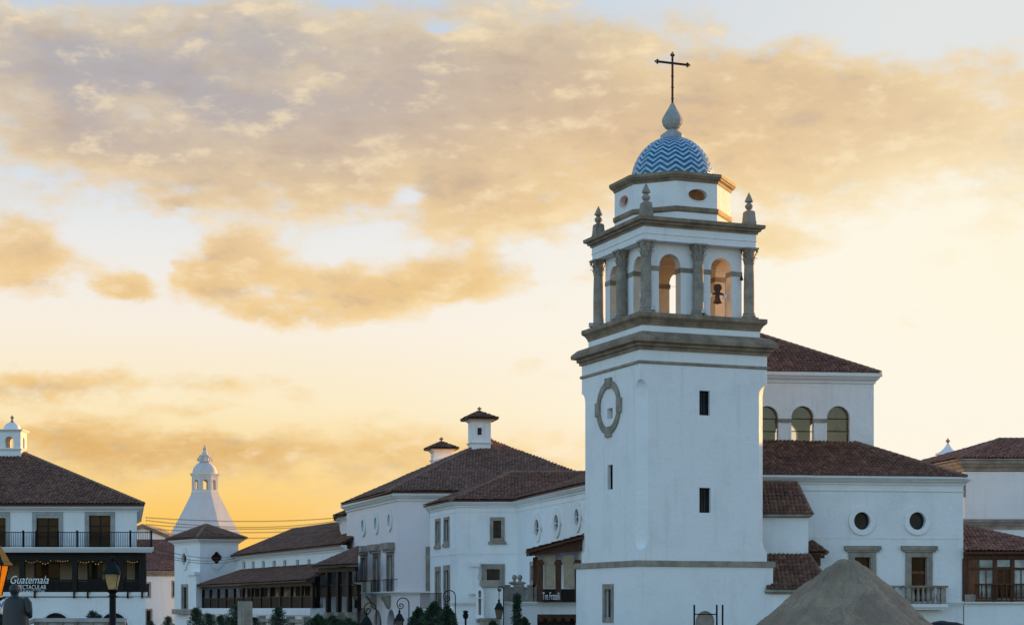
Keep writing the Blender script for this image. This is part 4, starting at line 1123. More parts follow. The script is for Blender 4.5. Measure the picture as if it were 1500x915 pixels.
Lb = v3(Vector(cp[0]) + FCl.n * OV + FCl.u * -.3, zr)
wr = FCw.u.to_3d()
tiles(mb, [v3(e1, zr), v3(eR, zr), v3(eR, zr) + (val - v3(e1, zr)) + wr * 0, val])
ridge(mb, v3(e0, zr), apex, .17); ridge(mb, apex, val, .15)
wtop = v3(eR, zr) + (val - v3(e1, zr))
ridge(mb, val, wtop, .15)
k = len(mb.f)
mb.slab([val, wtop, Vector((wtop.x + 7, wtop.y + 1, zr)), Vector((val.x + 7, val.y + 4, zr))], (0, 0, -.1), 1)
mb.slab([apex, val, Vector((val.x + 7, val.y + 4, zr)), Vector((apex.x - 4, 151, zr))], (0, 0, -.1), 1)
mb.slab([Lb, apex, Vector((apex.x - 4, 151, zr))], (0, 0, -.1), 1)
for i in range(k, len(mb.f)): mb.uv[i] = [(0, 0)] * len(mb.f[i])
mb.build('roof', ['tile', 'bwood'], hc_)
# iron balcony rail of the two left doors
rl = thing('iron_balcony', 'small black iron balcony before the two tall left doors of the corner house', 'balcony', (FCl.p(1, 2, .6)))
u0, u1, z0, z1 = FCl.rect(632, 868, 664, 891)
mb = MB(); mb.fbox(FCl, u0, u1, z0 - .14, z0, -.02, .9); mb.build('slab', 'trim', rl)
mb = MB()
mb.fbox(FCl, u0, u1, z1 - .05, z1, .82, .88)
n = int((u1 - u0) / .22)
for k in range(n + 1): u = u0 + (u1 - u0) * k / n; mb.fbox(FCl, u - .009, u + .009, z0 - .01, z1 - .04, .838, .862)
mb.build('railing', 'iron', rl)
# plaster scroll
sc_ = MB()
def spx(px, py, d): return pt(px, py, d)
prof = [(689, 828), (701, 827), (701.5, 838), (699.5, 845), (702, 852), (700, 862), (697, 869), (692, 868), (690, 860), (691.5, 850), (693, 842), (690.5, 837)]
sc_.slab([pt(x, y, 134.4) for x, y in prof], (0, .65, 0))
sc_.slab([pt(x, y, 134.2) for x, y in ((687, 823.5), (703, 823), (702, 829), (689, 829.5))], (0, .85, 0))
sc_.slab([pt(x, y, 134.25) for x, y in ((686, 866), (699, 866), (699, 869.5), (686, 869.5))], (0, .8, 0))
o = sc_.build('plaster_scroll', 'trim'); setp(o, 'white plaster scroll bracket on the front wall of the corner house', 'wall ornament')

# terrace in front of house C
ter = thing('terrace', 'white walled terrace with a stone balustrade between the corner house and the tower', 'terrace', pt(760, 940, 119.5))
dT = 119.5
ta, tb_ = xy(664, dT), xy(868, dT)
tf = loop_faces([ta, tb_, (tb_[0], 127), (ta[0], 127)]); zt = zz(880.5, dT); FT = tf[0]
th = [opening(ter, FT, (787, 899, 848, 960), pane='glass', recess=.6, name='dark_opening', barmat='bwood')]
walls(ter, tf, 0, zt - .02, {0: th}, name='wall', t=.7)
mb = MB(); moulding(mb, [tf[3].A, ta, tb_], cornice_prof(zz(888, dT), zt, .22)); mb.box(ta[0], tb_[0], dT - .0, 134.6, zt - .15, zt - .01); mb.build('ledge', 'trim', ter)
mb = MB()
for k in range(5):
    px = 793 + k * 13; a = pt(px, 907, dT - .08)
    mb.lathe([(.10, 0), (.24, .02), (.26, .06), (.12, .12), (.1, .14)], (0, 0, 0), 12) if False else mb.ball((a.x, dT + .05, a.z), .22, 10, 6)
a, b = pt(787.5, 905, dT), pt(847, 899.5, dT); mb.box(a.x, b.x, dT + .05, dT + .25, a.z, b.z)
mb.build('carved_beam', 'bwood', ter, 40)
zb0, zb1 = zt, zz(859, dT)
for px in (742, 760, 778, 786):
    a = pt(px, 870, dT + .5); mb = MB(); w = .20 if px != 760 else .30
    mb.box(a.x - w, a.x + w, dT + .25, dT + .7, zb0, zb1 + .02); mb.box(a.x - w - .06, a.x + w + .06, dT + .19, dT + .76, zb1 + .02, zb1 + .14); mb.build('pier', 'stone', ter)
mb = MB(); a, b = pt(735, 870, dT), pt(788, 870, dT); mb.box(a.x, b.x, dT + .33, dT + .62, zb1 - .13, zb1); mb.box(a.x, b.x, dT + .34, dT + .61, zb0, zb0 + .14); mb.build('rail', 'stone', ter)
mb = MB(); mb.box(a.x, b.x, dT + .42, dT + .52, zb0 + .13, zb1 - .12); mb.build('infill_panel', 'lstone', ter)
for k, px in enumerate((753.5, 761.5)):
    a = pt(px, 857, dT + .5); mb = MB()
    mb.lathe([(.07, .28), (.10, .36), (.07, .42), (.10, .46), (.155, .56), (.16, .64), (.11, .74), (.02, .78)], (a.x, dT + .48, zb1), 12); o = mb.build('stone_finial', 'stone', None, 40)
    setp(o, ('left' if k == 0 else 'right') + ' one of two round headed stone finials on the broad balustrade cap', 'finial', 'round finials on the balustrade')
mb = MB(); a, b = pt(745.5, 860, dT), pt(770, 860, dT); c = (a.x + b.x) / 2
mb.loft([[(c + sx * w, dT + .48 + sy * .3 * w, z) for sx, sy in ((-1, -1), (1, -1), (1, 1), (-1, 1))] for w, z in ((.30, zb1 + .12), (.42, zb1 + .16), (.56, zb1 + .24), (.56, zb1 + .28), (.40, zb1 + .34))])
o = mb.build('balustrade_cap', 'stone'); setp(o, 'broad flared stone cap on the middle balustrade pier carrying two finials', 'stone cap')
# gabled niche and stone topped block
ni = thing('gabled_niche', 'small white gabled niche shrine standing beside a stone capped block on the terrace', 'shrine', pt(703, 930, 117))
dN = 116.8; Fn = Face(xy(697.2, dN), xy(708.5, dN))
zg, zp = zz(866, dN), zz(855.5, dN); L = Fn.L
hole = L_arch(L * .32, L * .68, zz(900, dN), zz(864, dN)); mb = MB(); plate(mb, Fn, [[(0, 0), (L, 0), (L, zg), (L / 2, zp), (0, zg)], hole], .5)
mb.build('wall', 'white', ni)
mb = MB(); plate(mb, Fn, [L_rect(L * .2, L * .8, zz(905, dN), zz(862, dN))], .02, -.3); mb.build('niche_back', 'lstone', ni)
mb = MB(); mb.fbox(Fn, -.06, L + .06, zz(876, dN), zz(874.5, dN), -.1, .06); mb.fbox(Fn, -.08, L + .08, zz(906, dN), zz(903.5, dN), -.1, .12); mb.build('ledge', 'trim', ni)
mb = MB()
for k in range(3): a = Fn.p(L * (k + .5) / 3, zz(906, dN), .12); mb.box(a.x - .06, a.x + .06, a.y - .05, a.y + .1, a.z - .2, a.z)
mb.build('dentil', 'stone', ni)
bk = thing('stone_capped_block', 'white block with a grey stone lid right behind the gabled niche', 'block', pt(722, 930, 117.8))
a, b = pt(708, 860, 117.4), pt(737, 860, 117.4)
mb = MB(); mb.box(a.x, b.x, 117.4, 119.4, 0, zz(861, 117.4)); mb.build('body', 'white', bk)
a, b = pt(702, 860, 117.3), pt(738.5, 849, 117.3)
mb = MB(); mb.loft([[(a.x, 117.25, a.z), (b.x, 117.25, a.z), (b.x, 119.47, a.z), (a.x, 119.47, a.z)], [(a.x + .05, 117.35, b.z), (b.x - .05, 117.35, b.z), (b.x - .05, 119.46, b.z), (a.x + .05, 119.46, b.z)]]); mb.build('lid', 'stone', bk)
a, b = pt(703, 905, 115), pt(733, 905, 115)
mb = MB(); mb.box(a.x, b.x, 115, 116.6, 0, zz(907, 115)); mb.box(a.x - .08, b.x + .08, 114.9, 116.7, zz(907, 115), zz(904.5, 115)); o = mb.build('stone_step_block', 'stone'); setp(o, 'low grey stone plinth in front of the gabled niche', 'plinth')
# timber porch with sign
wp = thing('dining_porch', 'brown timber dining porch with tan blinds and a white lettered sign left of the tower', 'porch', pt(820, 880, 120))
dW = 118.8; a = pt(783, 880, dW); b = pt(856, 880, dW); zf = zt; ztop = zz(820, dW)
for px, w in ((791, .20), (818, .18), (846, .18)):
    c = pt(px, 850, dW); mb = MB(); mb.box(c.x - w, c.x + w, dW, dW + .34, zf, ztop + .05); mb.box(c.x - w - .07, c.x + w + .07, dW - .05, dW + .39, ztop - .28, ztop - .1); mb.build('post', 'bwood', wp)
for px in (785.5, 853):
    c = pt(px, 850, dW); mb = MB(); mb.box(c.x - .16, c.x + .16, dW + 4, dW + 4.3, zf, ztop + .3); mb.build('post', 'bwood', wp)
for x0, x1 in ((797.5, 812.5), (826, 840.5)):
    p0, p1 = pt(x0, 817, dW + .2), pt(x1, 861, dW + .2); mb = MB(); mb.box(p0.x, p1.x, dW + .2, dW + .23, p1.z, p0.z + .2); mb.build('blind', 'blind', wp)
mb = MB(); p0, p1 = pt(789, 862, dW + .08), pt(848, 879, dW + .08); mb.box(p0.x, p1.x, dW + .10, dW + .18, p1.z - .08, p0.z); mb.build('parapet_panel', 'dwood', wp)
mb = MB(); mb.box(a.x + .1, b.x, dW + 5.5, dW + 5.6, zf, ztop + .6); mb.build('rear_wall', 'white', wp)
mb = MB(); EL = pt(772, 806, dW - .7); zE = EL.z
ET = pt(858, 783, dW - .7)
poly = [Vector((EL.x, dW + 6.5, zE)), Vector((EL.x, dW - .7, zE)), Vector((ET.x, dW - .7, ET.z)), Vector((ET.x, dW + 6.5, ET.z))]
tiles(mb, poly, fascia=.16)
mb.build('roof', ['tile', 'bwood'], wp)
mb = MB(); mb.slab([pt(775, 809, dW - .3), pt(775, 814, dW - .3), pt(858, 805, dW - .3), pt(858, 787, dW - .3)], (0, .25, 0)); mb.build('barge_board', 'bwood', wp)
a = pt(807.5, 877.5, dW); text('Tre Fratelli', wp, 'sign_lettering', .66, (a.x, dW - .02, a.z), sx=.37)

# ------------------------------------------------------------------ house B (behind, warm light painted into the wall colour, tall doors with stone hoods)
hb = thing('tall_house', 'tall white house, warm light painted into its walls, with three stone hooded doors and a broad brown hipped roof', 'house', (-6, 158, 0))
bp_ = [xy(508, 168), xy(583, 150), (8.3, 150.0), (8.3, 170), (-14.6, 172)]
bf = loop_faces(bp_); FBl, FBf = bf[0], bf[1]
bh = {0: [], 1: []}
for cx, cy in ((533, 769.5), (552, 766), (571.5, 761.5)):
    bh[0].append(opening(hb, FBl, (cx - 1.9, cy - 9, cx + 1.9, cy + 9), kind='ell', frame=.42, fmat='trim', proud=.14, pane='glass', recess=.1, name='oval_window', barmat='gmetal'))
for r in ((530.5, 816, 537, 868), (549.2, 814, 556, 867.5), (568.8, 812, 576, 866.5)):
    bh[0].append(opening(hb, FBl, r, frame=(.30, 0, .2), fmat='stone', proud=.12, pane='glass', recess=.2, name='tall_door', lintel=(.22, .75, .45), barmat='gmetal'))
for r in ((528, 893, 540, 960), (547.5, 892, 560, 960), (567.5, 891.5, 580, 960)):
    bh[0].append(opening(hb, FBl, r, kind='arch', frame=.14, fmat='trim', proud=.05, pane='glass', recess=.5, name='arched_opening', barmat='gmetal'))
ZB = zz(733, 150)
walls(hb, bf, 0, ZB + .3, bh, 'warmlit', name='wall', t=.55)
ztb = zz(722.5, 150)
mb = MB(); moulding(mb, bp_, cornice_prof(ZB, ztb, .55), True); mb.build('cornice', 'trim', hb)
zl0, zl1 = zz(871, 150), zz(865.5, 150)
mb = MB(); moulding(mb, [bp_[-1], bp_[0], bp_[1], bp_[2]], cornice_prof(zl0, zl1, .45)); mb.build('ledge', 'trim', hb)
for cx in (531, 550, 570.5):
    u = FBl.pix(cx, 880)[0]; mb = MB()
    for s in (-.55, .55): pass
    pr = [(0, zl0 + .01), (.75, zl0 + .01), (.72, zl0 - .15), (.4, zl0 - .5), (.2, zl0 - .95), (0, zl0 - 1.15)]
    A = [FBl.p(u - .45, z, d) for d, z in pr]; mb.slab(A, FBl.u.to_3d() * .9); mb.build('corbel', 'stone', hb)
u0, u1, z0, z1 = FBf.rect(623.5, 800, 630, 865.5); mb = MB(); mb.fbox(FBf, u0, u1, z0, z1, -.02, .12); mb.build('stone_pilaster', 'stone', hb)
u0, u1, z0, z1 = FBf.rect(626, 752, 632, 766); mb = MB(); plate(mb, FBf, [L_ell(u0, u1, z0 - .4, z1 + .4)], .1, .06); mb.build('oval_moulding', 'trim', hb)
zr = ztb + .14
q = [Vector((*(Vector(bp_[0]) + FBl.n * .55 - FBl.u * .0), zr)), Vector((bp_[1][0] - .75, 149.3, zr)), Vector((9.1, 149.3, zr)), Vector((9.1, 172, zr)), Vector((-14.6, 173, zr))]
ap = pt(718, 643.5, 163)
mb = MB(); tiles(mb, [q[1], q[2], ap]); tiles(mb, [q[0], q[1], ap]); ridge(mb, q[1], ap, .2)
rr_ = Vector((8, 163, 0)); k = len(mb.f)
mb.slab([q[2], q[3], ap], (0, 0, -.1), 1); mb.slab([q[3], q[4], ap], (0, 0, -.1), 1); mb.slab([q[4], q[0], ap], (0, 0, -.1), 1)
for i in range(k, len(mb.f)): mb.uv[i] = [(0, 0)] * len(mb.f[i])
mb.build('roof', ['tile2', 'bwood'], hb)
for px, (d) in ((531, 0), (550, 0), (570.5, 0)):
    pass
for k, (x0, x1, y0) in enumerate(((525.5, 537.5, 853), (544.5, 556.5, 853), (563, 576.5, 852))):
    lab = ('leftmost', 'middle', 'rightmost')[k]
    o = thing('iron_balcony', lab + ' black iron balcony rail under a stone hooded door of the tall house', 'balcony', FBl.p(FBl.pix(x0, 860)[0], 3, .3), 'iron balconies of the rose house')
    u0, u1, z0, z1 = FBl.rect(x0, y0, x1, 865.5, .3); mb = MB(); zb_ = zl1
    zt_ = zb_ + 1.0
    mb.fbox(FBl, u0, u1, zt_ - .05, zt_, .34, .40); n = int((u1 - u0) / .24)
    for j in range(n + 1):
        u = u0 + (u1 - u0) * j / n; mb.fbox(FBl, u - .009, u + .009, zb_ - .005, zt_ - .03, .358, .382)
    mb.build('railing', 'iron', o)
    mb = MB()
    for u in (u0, u1):
        mb.fbox(FBl, u - .03, u + .03, zt_ - .05, zt_ - .002, -.02, .34)
    mb.build('side_rail', 'iron', o)
# lower block at the far end of house B
b2 = thing('end_block', 'low white block with an oval window at the far end of the tall house', 'house', pt(510, 940, 172))
p2 = [xy(497.5, 176.5), xy(500, 171.5), xy(524, 168.5), (xy(524, 168.5)[0] + 1, 178)]
f2 = loop_faces(p2)
zz2 = zz(764, 171.5)
u_, hz_ = f2[1].pix(517, 786.5)
h2 = [opening(b2, f2[1], (515, 778, 519.5, 795), kind='ell', frame=.30, fmat='trim', proud=.1, pane='glass', recess=.1, name='oval_window', barmat='gmetal')]
walls(b2, f2, 0, zz2 + .2, {1: h2}, 'warmlit', name='wall')
mb = MB(); moulding(mb, p2, cornice_prof(zz2, zz(756.5, 171.5), .4), True); mb.build('cornice', 'trim', b2)
ze = zz(755.5, 171.5); q = [Vector((p2[1][0] - .6, 170.6, ze)), Vector((p2[2][0] + 1.5, 167.6, ze)), Vector((p2[3][0] + 1, 179, ze)), Vector((p2[0][0] - .7, 178, ze))]
apx = Vector(((q[0].x + q[1].x) / 2 + .4, 174, ze + 1.2)); mb = MB()
for i in range(4): tiles(mb, [q[i], q[(i + 1) % 4], apx])
ridge(mb, q[0], apx, .13); ridge(mb, q[1], apx, .13); mb.build('roof', ['tile', 'bwood'], b2)

def chimney(px0, px1, ytop, ybot, yeave, yapex, yfin, d, label, grp, win=True):
    a, b = pt(px0, ybot, d), pt(px1, ytop, d); w = (b.x - a.x) / 2; cx = (a.x + b.x) / 2
    o = thing('roof_chimney', label, 'chimney', (cx, d + w, a.z - 1), grp)
    th = R(12); c = Vector((cx, d + w))
    ring = lambda h: [tuple(c + Matrix.Rotation(th, 2) @ Vector((x * h, y * h))) for x, y in ((-1, -1), (1, -1), (1, 1), (-1, 1))]
    w2 = w * .84; f = loop_faces(ring(w2)); holes = {}
    if win:
        holes[0] = [opening(o, f[0], ((px0 + px1) / 2 - 3, yeave + 13, (px0 + px1) / 2 + 4, yeave + 24), frame=.12, fmat='trim', proud=.05, pane='glass', recess=.2, barmat='gmetal')]
    walls(o, f, a.z - 1.6, b.z, holes, name='stack', t=.25)
    mb = MB(); zb_ = zz(ybot - 9, d) if win else zz(ybot - 12, d)
    moulding(mb, ring(w2), cornice_prof(b.z - .12, zz(yeave, d), .28), True); moulding(mb, ring(w2), cornice_prof(zb_ - .2, zb_, .12), True); mb.build('moulding', 'trim', o)
    ze = zz(yeave, d) + .05; rg = ring(w2 + .55); ap = Vector((c.x, c.y, zz(yapex, d + w))); mb = MB()
    q = [Vector((*p, ze)) for p in rg]
    for i in range(4): tiles(mb, [q[i], q[(i + 1) % 4], ap], pitch=.22, row=.33); ridge(mb, q[i], ap, .08)
    mb.build('cap_roof', ['tile', 'bwood'], o)
    h = zz(yfin, d + w) - ap.z
    mb = MB(); mb.lathe([(.16, -.1), (.14, h * .1), (.07, h * .2), (.07, h * .35), (.20, h * .5), (.21, h * .62), (.07, h * .78), (.05, h * .85), (.01, h)], ap, 12); mb.build('finial', 'stone', o, 40)
chimney(685, 719, 615, 656, 613, 602.5, 595, 160, 'tall square white roof chimney with a small window and tiled cap on the brown roof', 'tile capped roof chimneys')
chimney(630, 662, 660, 684, 656.5, 647, 639, 172, 'shorter round looking white roof chimney with tiled cap left of the tall one', 'tile capped roof chimneys', False)
mb = MB(); a, b = pt(632, 676, 170), pt(682, 663, 170); mb.slab([pt(x, y, 170) for x, y in ((632, 690), (700, 690), (700, 652), (672, 664), (632, 679))], (0, .5, 0))
mb.slab([pt(x, y, 169.9) for x, y in ((631, 679.5), (672, 664.5), (690, 661), (690, 659), (672, 662), (631, 676.5))], (0, .7, 0)); o = mb.build('roof_parapet', 'white'); setp(o, 'white sloping parapet behind the brown roof at the foot of the shorter chimney', 'parapet')

# ------------------------------------------------------------------ building A at the left edge
A = thing('restaurant_building', 'white three storey restaurant at the left edge with dark porch and iron balcony', 'restaurant', (-35, 132, 0))
dA = 125.0; aL, aR = xy(-130, dA), xy(200.5, dA)
aB, gB, rB_ = xy(198, 145), xy(209, 145), xy(204, 146.5)
af = loop_faces([aL, aR, aB, (aL[0], 145)]); FA = af[0]
dG = 124.2; gL, gR = xy(-130, dG), xy(213, dG)
gf = loop_faces([gL, gR, gB, (gL[0], 145)]); FG = gf[0]
zf2 = zz(870, dG); zf3 = zz(803, dA); zA = zz(749, dA)
h3 = []
for x0, x1 in ((-60, -28), (-20, 9), (53, 86.5), (130, 162.5)):
    h3.append(opening(A, FA, (x0, 754, x1, 802), frame=(.26, 0, .22), fmat='lstone', proud=.05, pane='bglass', recess=.18, bars=(2, 3), barmat='dwood', name='balcony_door', bar_w=.07))
walls(A, af, zf3 - .35, zA + .2, {0: h3}, name='upper_wall')
for x0, x1 in ((-20, 9), (53, 86.5)):
    u0, u1, z0, z1 = FA.rect(x0, 754, x1, 758); mb = MB(); mb.fbox(FA, u0 + .02, u1 - .02, z0, z1, -.15, -.04); mb.build('roller_blind', 'lgrey', A)
mb = MB(); moulding(mb, [aL, aR, aB], cornice_prof(zA, zz(741.5, dA), .45)); mb.build('cornice', 'trim', A)
ga = []
for cx in (-5, 82, 166.5):
    ga.append(opening(A, FG, (cx - 21.5, 896.5, cx + 21.5, 980), kind='arch', frame=(.13, 0, .13), fmat='trim', proud=.06, pane='glass', recess=.5, name='arched_opening', barmat='dwood'))
walls(A, gf, 0, zf2 - .1, {0: ga}, name='lower_wall', t=.55)
mb = MB(); moulding(mb, [gL, gR, gB], [(-.05, zz(873.5, dG)), (.05, zz(873.5, dG)), (.10, zz(872, dG)), (.14, zz(872, dG)), (.14, zz(866.5, dG)), (-.05, zz(866.5, dG))])
mb.box(gL[0], gR[0] - .8, dG, 127.6, zf2 - .2, zz(867, dG)); mb.build('porch_ledge', 'trim', A)
zlo = zz(866.5, dG)
# dark porch on the middle storey
pb = Face((aL[0], 127.2), (gR[0] - .9, 127.2)); ph_ = []
for x0, x1, pn in ((-22, 10, 'glass'), (50, 88, 'bglass'), (128, 150, 'glass'), (158, 186, 'glass')):
    ph_.append(opening(A, pb, (x0, 824, x1, 869), frame=None, pane=pn, recess=.15, bars=(2, 2), barmat='dwood', name='porch_door', bar_w=.1))
mb = MB(); plate(mb, pb, [L_rect(0, pb.L, zlo - .1, zf3 - .3)] + ph_, .2); mb.build('porch_rear_wall', 'tan', A)
zbm0 = zz(820, dG)
mb = MB(); mb.box(aL[0], gR[0] - .02, dG + .1, dG + .4, zbm0, zf3 - .30); mb.slab([(gR[0] - .32, dG + .4, zbm0), (gR[0] - .02, dG + .4, zbm0), (gR[0] - .7, 127.6, zbm0), (gR[0] - 1.0, 127.6, zbm0)], (0, 0, zf3 - .30 - zbm0)); mb.build('porch_beam', 'dwood', A)
mb = MB(); mb.box(aL[0], gR[0] - .75, dG + .4, 127.2, zf3 - .42, zf3 - .36); mb.build('porch_ceiling', 'dwood', A)
for px in (-40, 32, 109, 177, 208.5):
    a = pt(px, 850, dG + .1); w = .17 if px < 200 else .22
    mb = MB(); mb.box(a.x - w, a.x + w, dG + .12, dG + .38, zlo - .02, zbm0 + .02); mb.build('porch_post', 'dwood', A)
a = pt(203, 850, 127.2); mb = MB(); mb.box(a.x - .2, a.x + .2, 127.0, 127.4, zlo - .02, zf3 - .36); mb.build('porch_post', 'dwood', A)
mb = MB(); z1 = zz(848, dG)
mb.box(aL[0], gR[0] - .1, dG + .2, dG + .26, z1 - .08, z1); mb.box(aL[0], gR[0] - .1, dG + .21, dG + .25, zlo, zlo + .1)
x = aL[0] + .05
while x < gR[0] - .15: mb.box(x - .035, x + .035, dG + .215, dG + .245, zlo, z1 - .02); x += .10
mb.box(aL[0], gR[0] - .1, dG + .26, dG + .28, zlo + .02, z1 - .15)
mb.build('porch_railing', 'dwood', A)
x = aL[0] + .6
k = 0
for px in (-30, 52, 109.5, 129.5, 188, 209):
    a = pt(px, 871, dG); mb = MB(); mb.box(a.x - .05, a.x + .05, dG - .26, dG - .10, zz(875.5, dG), zz(866, dG) + .05); mb.box(a.x - .06, a.x + .18, dG - .3, dG + .2, zz(866.3, dG), zz(865, dG)); mb.build('ledge_bracket', 'iron', A)
# balcony on the top storey
bx0, bx1 = xy(6, 123.6)[0], xy(222, 123.6)[0]
prof_ = [(-.05, zz(808.5, 123.6)), (-.02, zz(808.5, 123.6)), (.10, zz(804.5, 123.6)), (.16, zz(802, 123.6)), (.16, zf3 + .05), (-.05, zf3 + .05)]
mb = MB(); moulding(mb, [(bx0 - .2 - 8, 123.6), (bx1, 123.6), (bx1 - .85, 128)], prof_); mb.box(bx0 - 8, bx1 - .9, 123.62, 128, zz(808, 123.6), zf3 + .03); mb.build('balcony_slab', 'trim', A)
zr0, zr1 = zf3 + .05, zf3 + .05 + 1.0
rail = MB(); rail.box(bx0 - 8, bx1, 123.64, 123.70, zr1 - .05, zr1); rail.box(bx0 - 8, bx1, 123.65, 123.69, zr0 + .06, zr0 + .10)
for za_, zb_ in ((zr1 - .05, zr1 - .001), (zr0 + .06, zr0 + .099)):
    rail.slab([(bx1 - .03, 123.7, za_), (bx1 + .03, 123.7, za_), (bx1 + .03 - .80, 127.9, za_), (bx1 - .03 - .80, 127.9, za_)], (0, 0, zb_ - za_))
x = bx0 - 7.9
while x < bx1: rail.box(x - .013, x + .013, 123.657, 123.683, zr0 + .09, zr1 - .04); x += .118
y = 123.8
while y < 127.8: xs = bx1 - .80 * (y - 123.7) / 4.2; rail.box(xs - .013, xs + .013, y - .013, y + .013, zr0 + .09, zr1 - .04); y += .118
rail.build('balcony_railing', 'iron', A)
for px in (-45, 34, 53, 85, 113, 191, 221.5):
    a = pt(px, 790, 123.67); w = .055 if px not in (53, 85) else .04
    mb = MB(); mb.box(a.x - w, a.x + w, 123.61, 123.73, zr0, zr1 + .10); mb.build('railing_post', 'iron', A)
zr = zz(741, dA) + .1
hip_roof(A, (aL[0] - 8, dA - .6, zr), (aR[0] + .62, dA - .6, zr), (rB_[0] + .2, 145.6, zr), (aL[0] - 8, 145.6, zr), Vector((aL[0] - 1, 135, zz(664, 135))), pt(36, 664, 135))
text('Guatemala', A, 'sign_script', .74, (pt(42, 853, dG).x, dG + .06, zz(854, dG)), shear=.35, sx=.80, ext=.008)
text('SPECTACULAR', A, 'sign_lettering', .41, (pt(45, 861, dG).x, dG + .06, zz(862.3, dG)), sx=.74, ext=.008)
text('RESTAURANT SHOW', A, 'sign_lettering', .20, (pt(44, 866, dG).x, dG + .06, zz(866.8, dG)), sx=1.0, ext=.006)
# cupola on its ridge
cu = thing('roof_cupola', 'small white domed cupola with arched openings on the left restaurant roof', 'cupola', pt(14, 664, 135))
c = pt(13.5, 664, 134.2); c.y = 135; hw = .82
ring = lambda h: [(c.x - h, c.y - h), (c.x + h, c.y - h), (c.x + h, c.y + h), (c.x - h, c.y + h)]
f = loop_faces(ring(hw)); zt_ = zz(631.5, 134.2); hol = {i: [L_arch(hw - .30, hw + .30, c.z + .40, c.z + 1.22)] for i in range(4)}
walls(cu, f, c.z - .5, zt_, hol, name='wall', t=.25)
mb = MB(); moulding(mb, ring(hw), cornice_prof(zt_ - .04, zz(628.5, 134.2), .18), True); mb.box(c.x - hw, c.x + hw, c.y - hw, c.y + hw, zt_ - .02, zt_ + .12); mb.build('moulding', 'trim', cu)
mb = MB(); moulding(mb, ring(hw), cornice_prof(c.z + .18, c.z + .36, .1), True); mb.build('base_moulding', 'trim', cu)
h = zz(616.5, 134.5) - zt_ - .12
mb = MB(); mb.lathe([(.66, 0), (.66, .08), (.60, .10)] + [(.60 * math.cos(t * math.pi / 16), .10 + (h - .1) * math.sin(t * math.pi / 16)) for t in range(1, 9)], (c.x, c.y, zt_ + .10), 20); mb.build('dome', 'white', cu, 40)
mb = MB(); mb.lathe([(.14, -.04), (.10, .06), (.06, .1), (.06, .16), (.13, .24), (.13, .30), (.05, .38), (.01, .46)], (c.x, c.y, zz(616.8, 134.5) + .04), 12); mb.build('finial', 'stone', cu, 40)
# garlands of small lamps under the porch
def strand(p, q, sag, n, name, label, grp, bulb_r, wire_r, bmat, cnt, cat='string lights'):
    p, q = Vector(p), Vector(q)
    o = thing(name, label, cat, (p + q) / 2, grp)
    P = [p + (q - p) * t + Vector((0, 0, -sag * 4 * t * (1 - t))) for t in [i / n for i in range(n + 1)]]
    mb = MB(); mb.tube(P, wire_r, 4); mb.build('wire', 'iron', o)
    mb = MB()
    for i in range(cnt):
        t = (i + .5) / cnt; c = p + (q - p) * t + Vector((0, 0, -sag * 4 * t * (1 - t) - bulb_r))
        mb.ball(c, bulb_r, 6, 4)
    b = mb.build('bulbs', bmat, o); b['kind'] = 'stuff'
    return o
for x0, x1, lab in ((36, 56, 'string of small warm lights hanging at the porch beside the script sign'), (57, 76, 'string of small warm lights below the porch beam between sign and middle post'), (76, 108, 'string of small warm lights draped left of the middle porch post'), (112, 132, 'string of small warm lights draped right of the middle porch post'),
                    (134, 150, 'string of small warm lights behind the street lamp crown'), (182, 206, 'string of small warm lights at the right end of the dark porch')):
    a, b = pt(x0, 818 + random.uniform(-1, 2), dG + 1.2), pt(x1, 818 + random.uniform(-1, 3), dG + 1.2)
    strand(a, b, random.uniform(.12, .34), 10, 'string_lights', lab, 'string lights in the dark porch', .026, .008, 'bulb', max(4, int((x1 - x0) / 3.4)))
# board with blue letter at the left edge
sb = thing('wall_sign', 'white wall board with a blue letter V cut by the left edge of the photo', 'sign', pt(-4, 893, dG - .1))
a, b = pt(-40, 896, dG - .12), pt(6.5, 875, dG - .12); mb = MB(); mb.box(a.x, b.x, dG - .14, dG - .02, a.z, b.z); mb.build('board', 'letter', sb)
text('NUEV', sb, 'lettering', .62, (pt(5.8, 889, dG).x, dG - .16, zz(889.5, dG)), material='blue', align='RIGHT') if False else text('V', sb, 'lettering', .62, (pt(2.8, 889, dG).x, dG - .16, zz(889.5, dG)), material='blue')

# ------------------------------------------------------------------ house F, gabled house, small tower E, pavilion dome G
hF = thing('red_roof_house', 'white house with red roof and grey eaves between the restaurant and small tower', 'house', (-42, 216, 0))
dF = 210.0; fL, fR = xy(170, dF), xy(262, dF)
ff = loop_faces([fL, fR, (fR[0], 226), (fL[0], 226)]); fh = []
for r in ((214, 854, 219, 873), (253.5, 852, 257, 873), (214.5, 893, 221, 930)):
    fh.append(opening(hF, ff[0], r, frame=.16, pane='glass', barmat='gmetal'))
zF = zz(840, dF); walls(hF, ff, 0, zF, {0: fh}, name='wall')
mb = MB(); moulding(mb, [fL, fR], cornice_prof(zF - .25, zF + .28, .5)); mb.build('cornice', 'stone', hF)
hip_roof(hF, (fL[0] - .5, dF - .6, zF + .32), (fR[0] + 2, dF - .6, zF + .32), (fR[0] + 2, 227, zF + .32), (fL[0] - .5, 227, zF + .32), pt(190, 791, 219), Vector((fR[0] - 1, 219, zz(791, 219))), 'rtile', 'stone')
hG = thing('gabled_house', 'gabled house with a brown raking cornice behind the red roofed house', 'house', pt(210, 900, 232))
dK = 232; kL, kR = xy(160, dK), xy(252, dK); kf = loop_faces([kL, kR, (kR[0], 244), (kL[0], 244)]); zk = zz(791, dK); za_ = zz(771, dK)
kx = pt(209, 0, dK).x; u = kx - kL[0]; FK = Face(kL, kR)
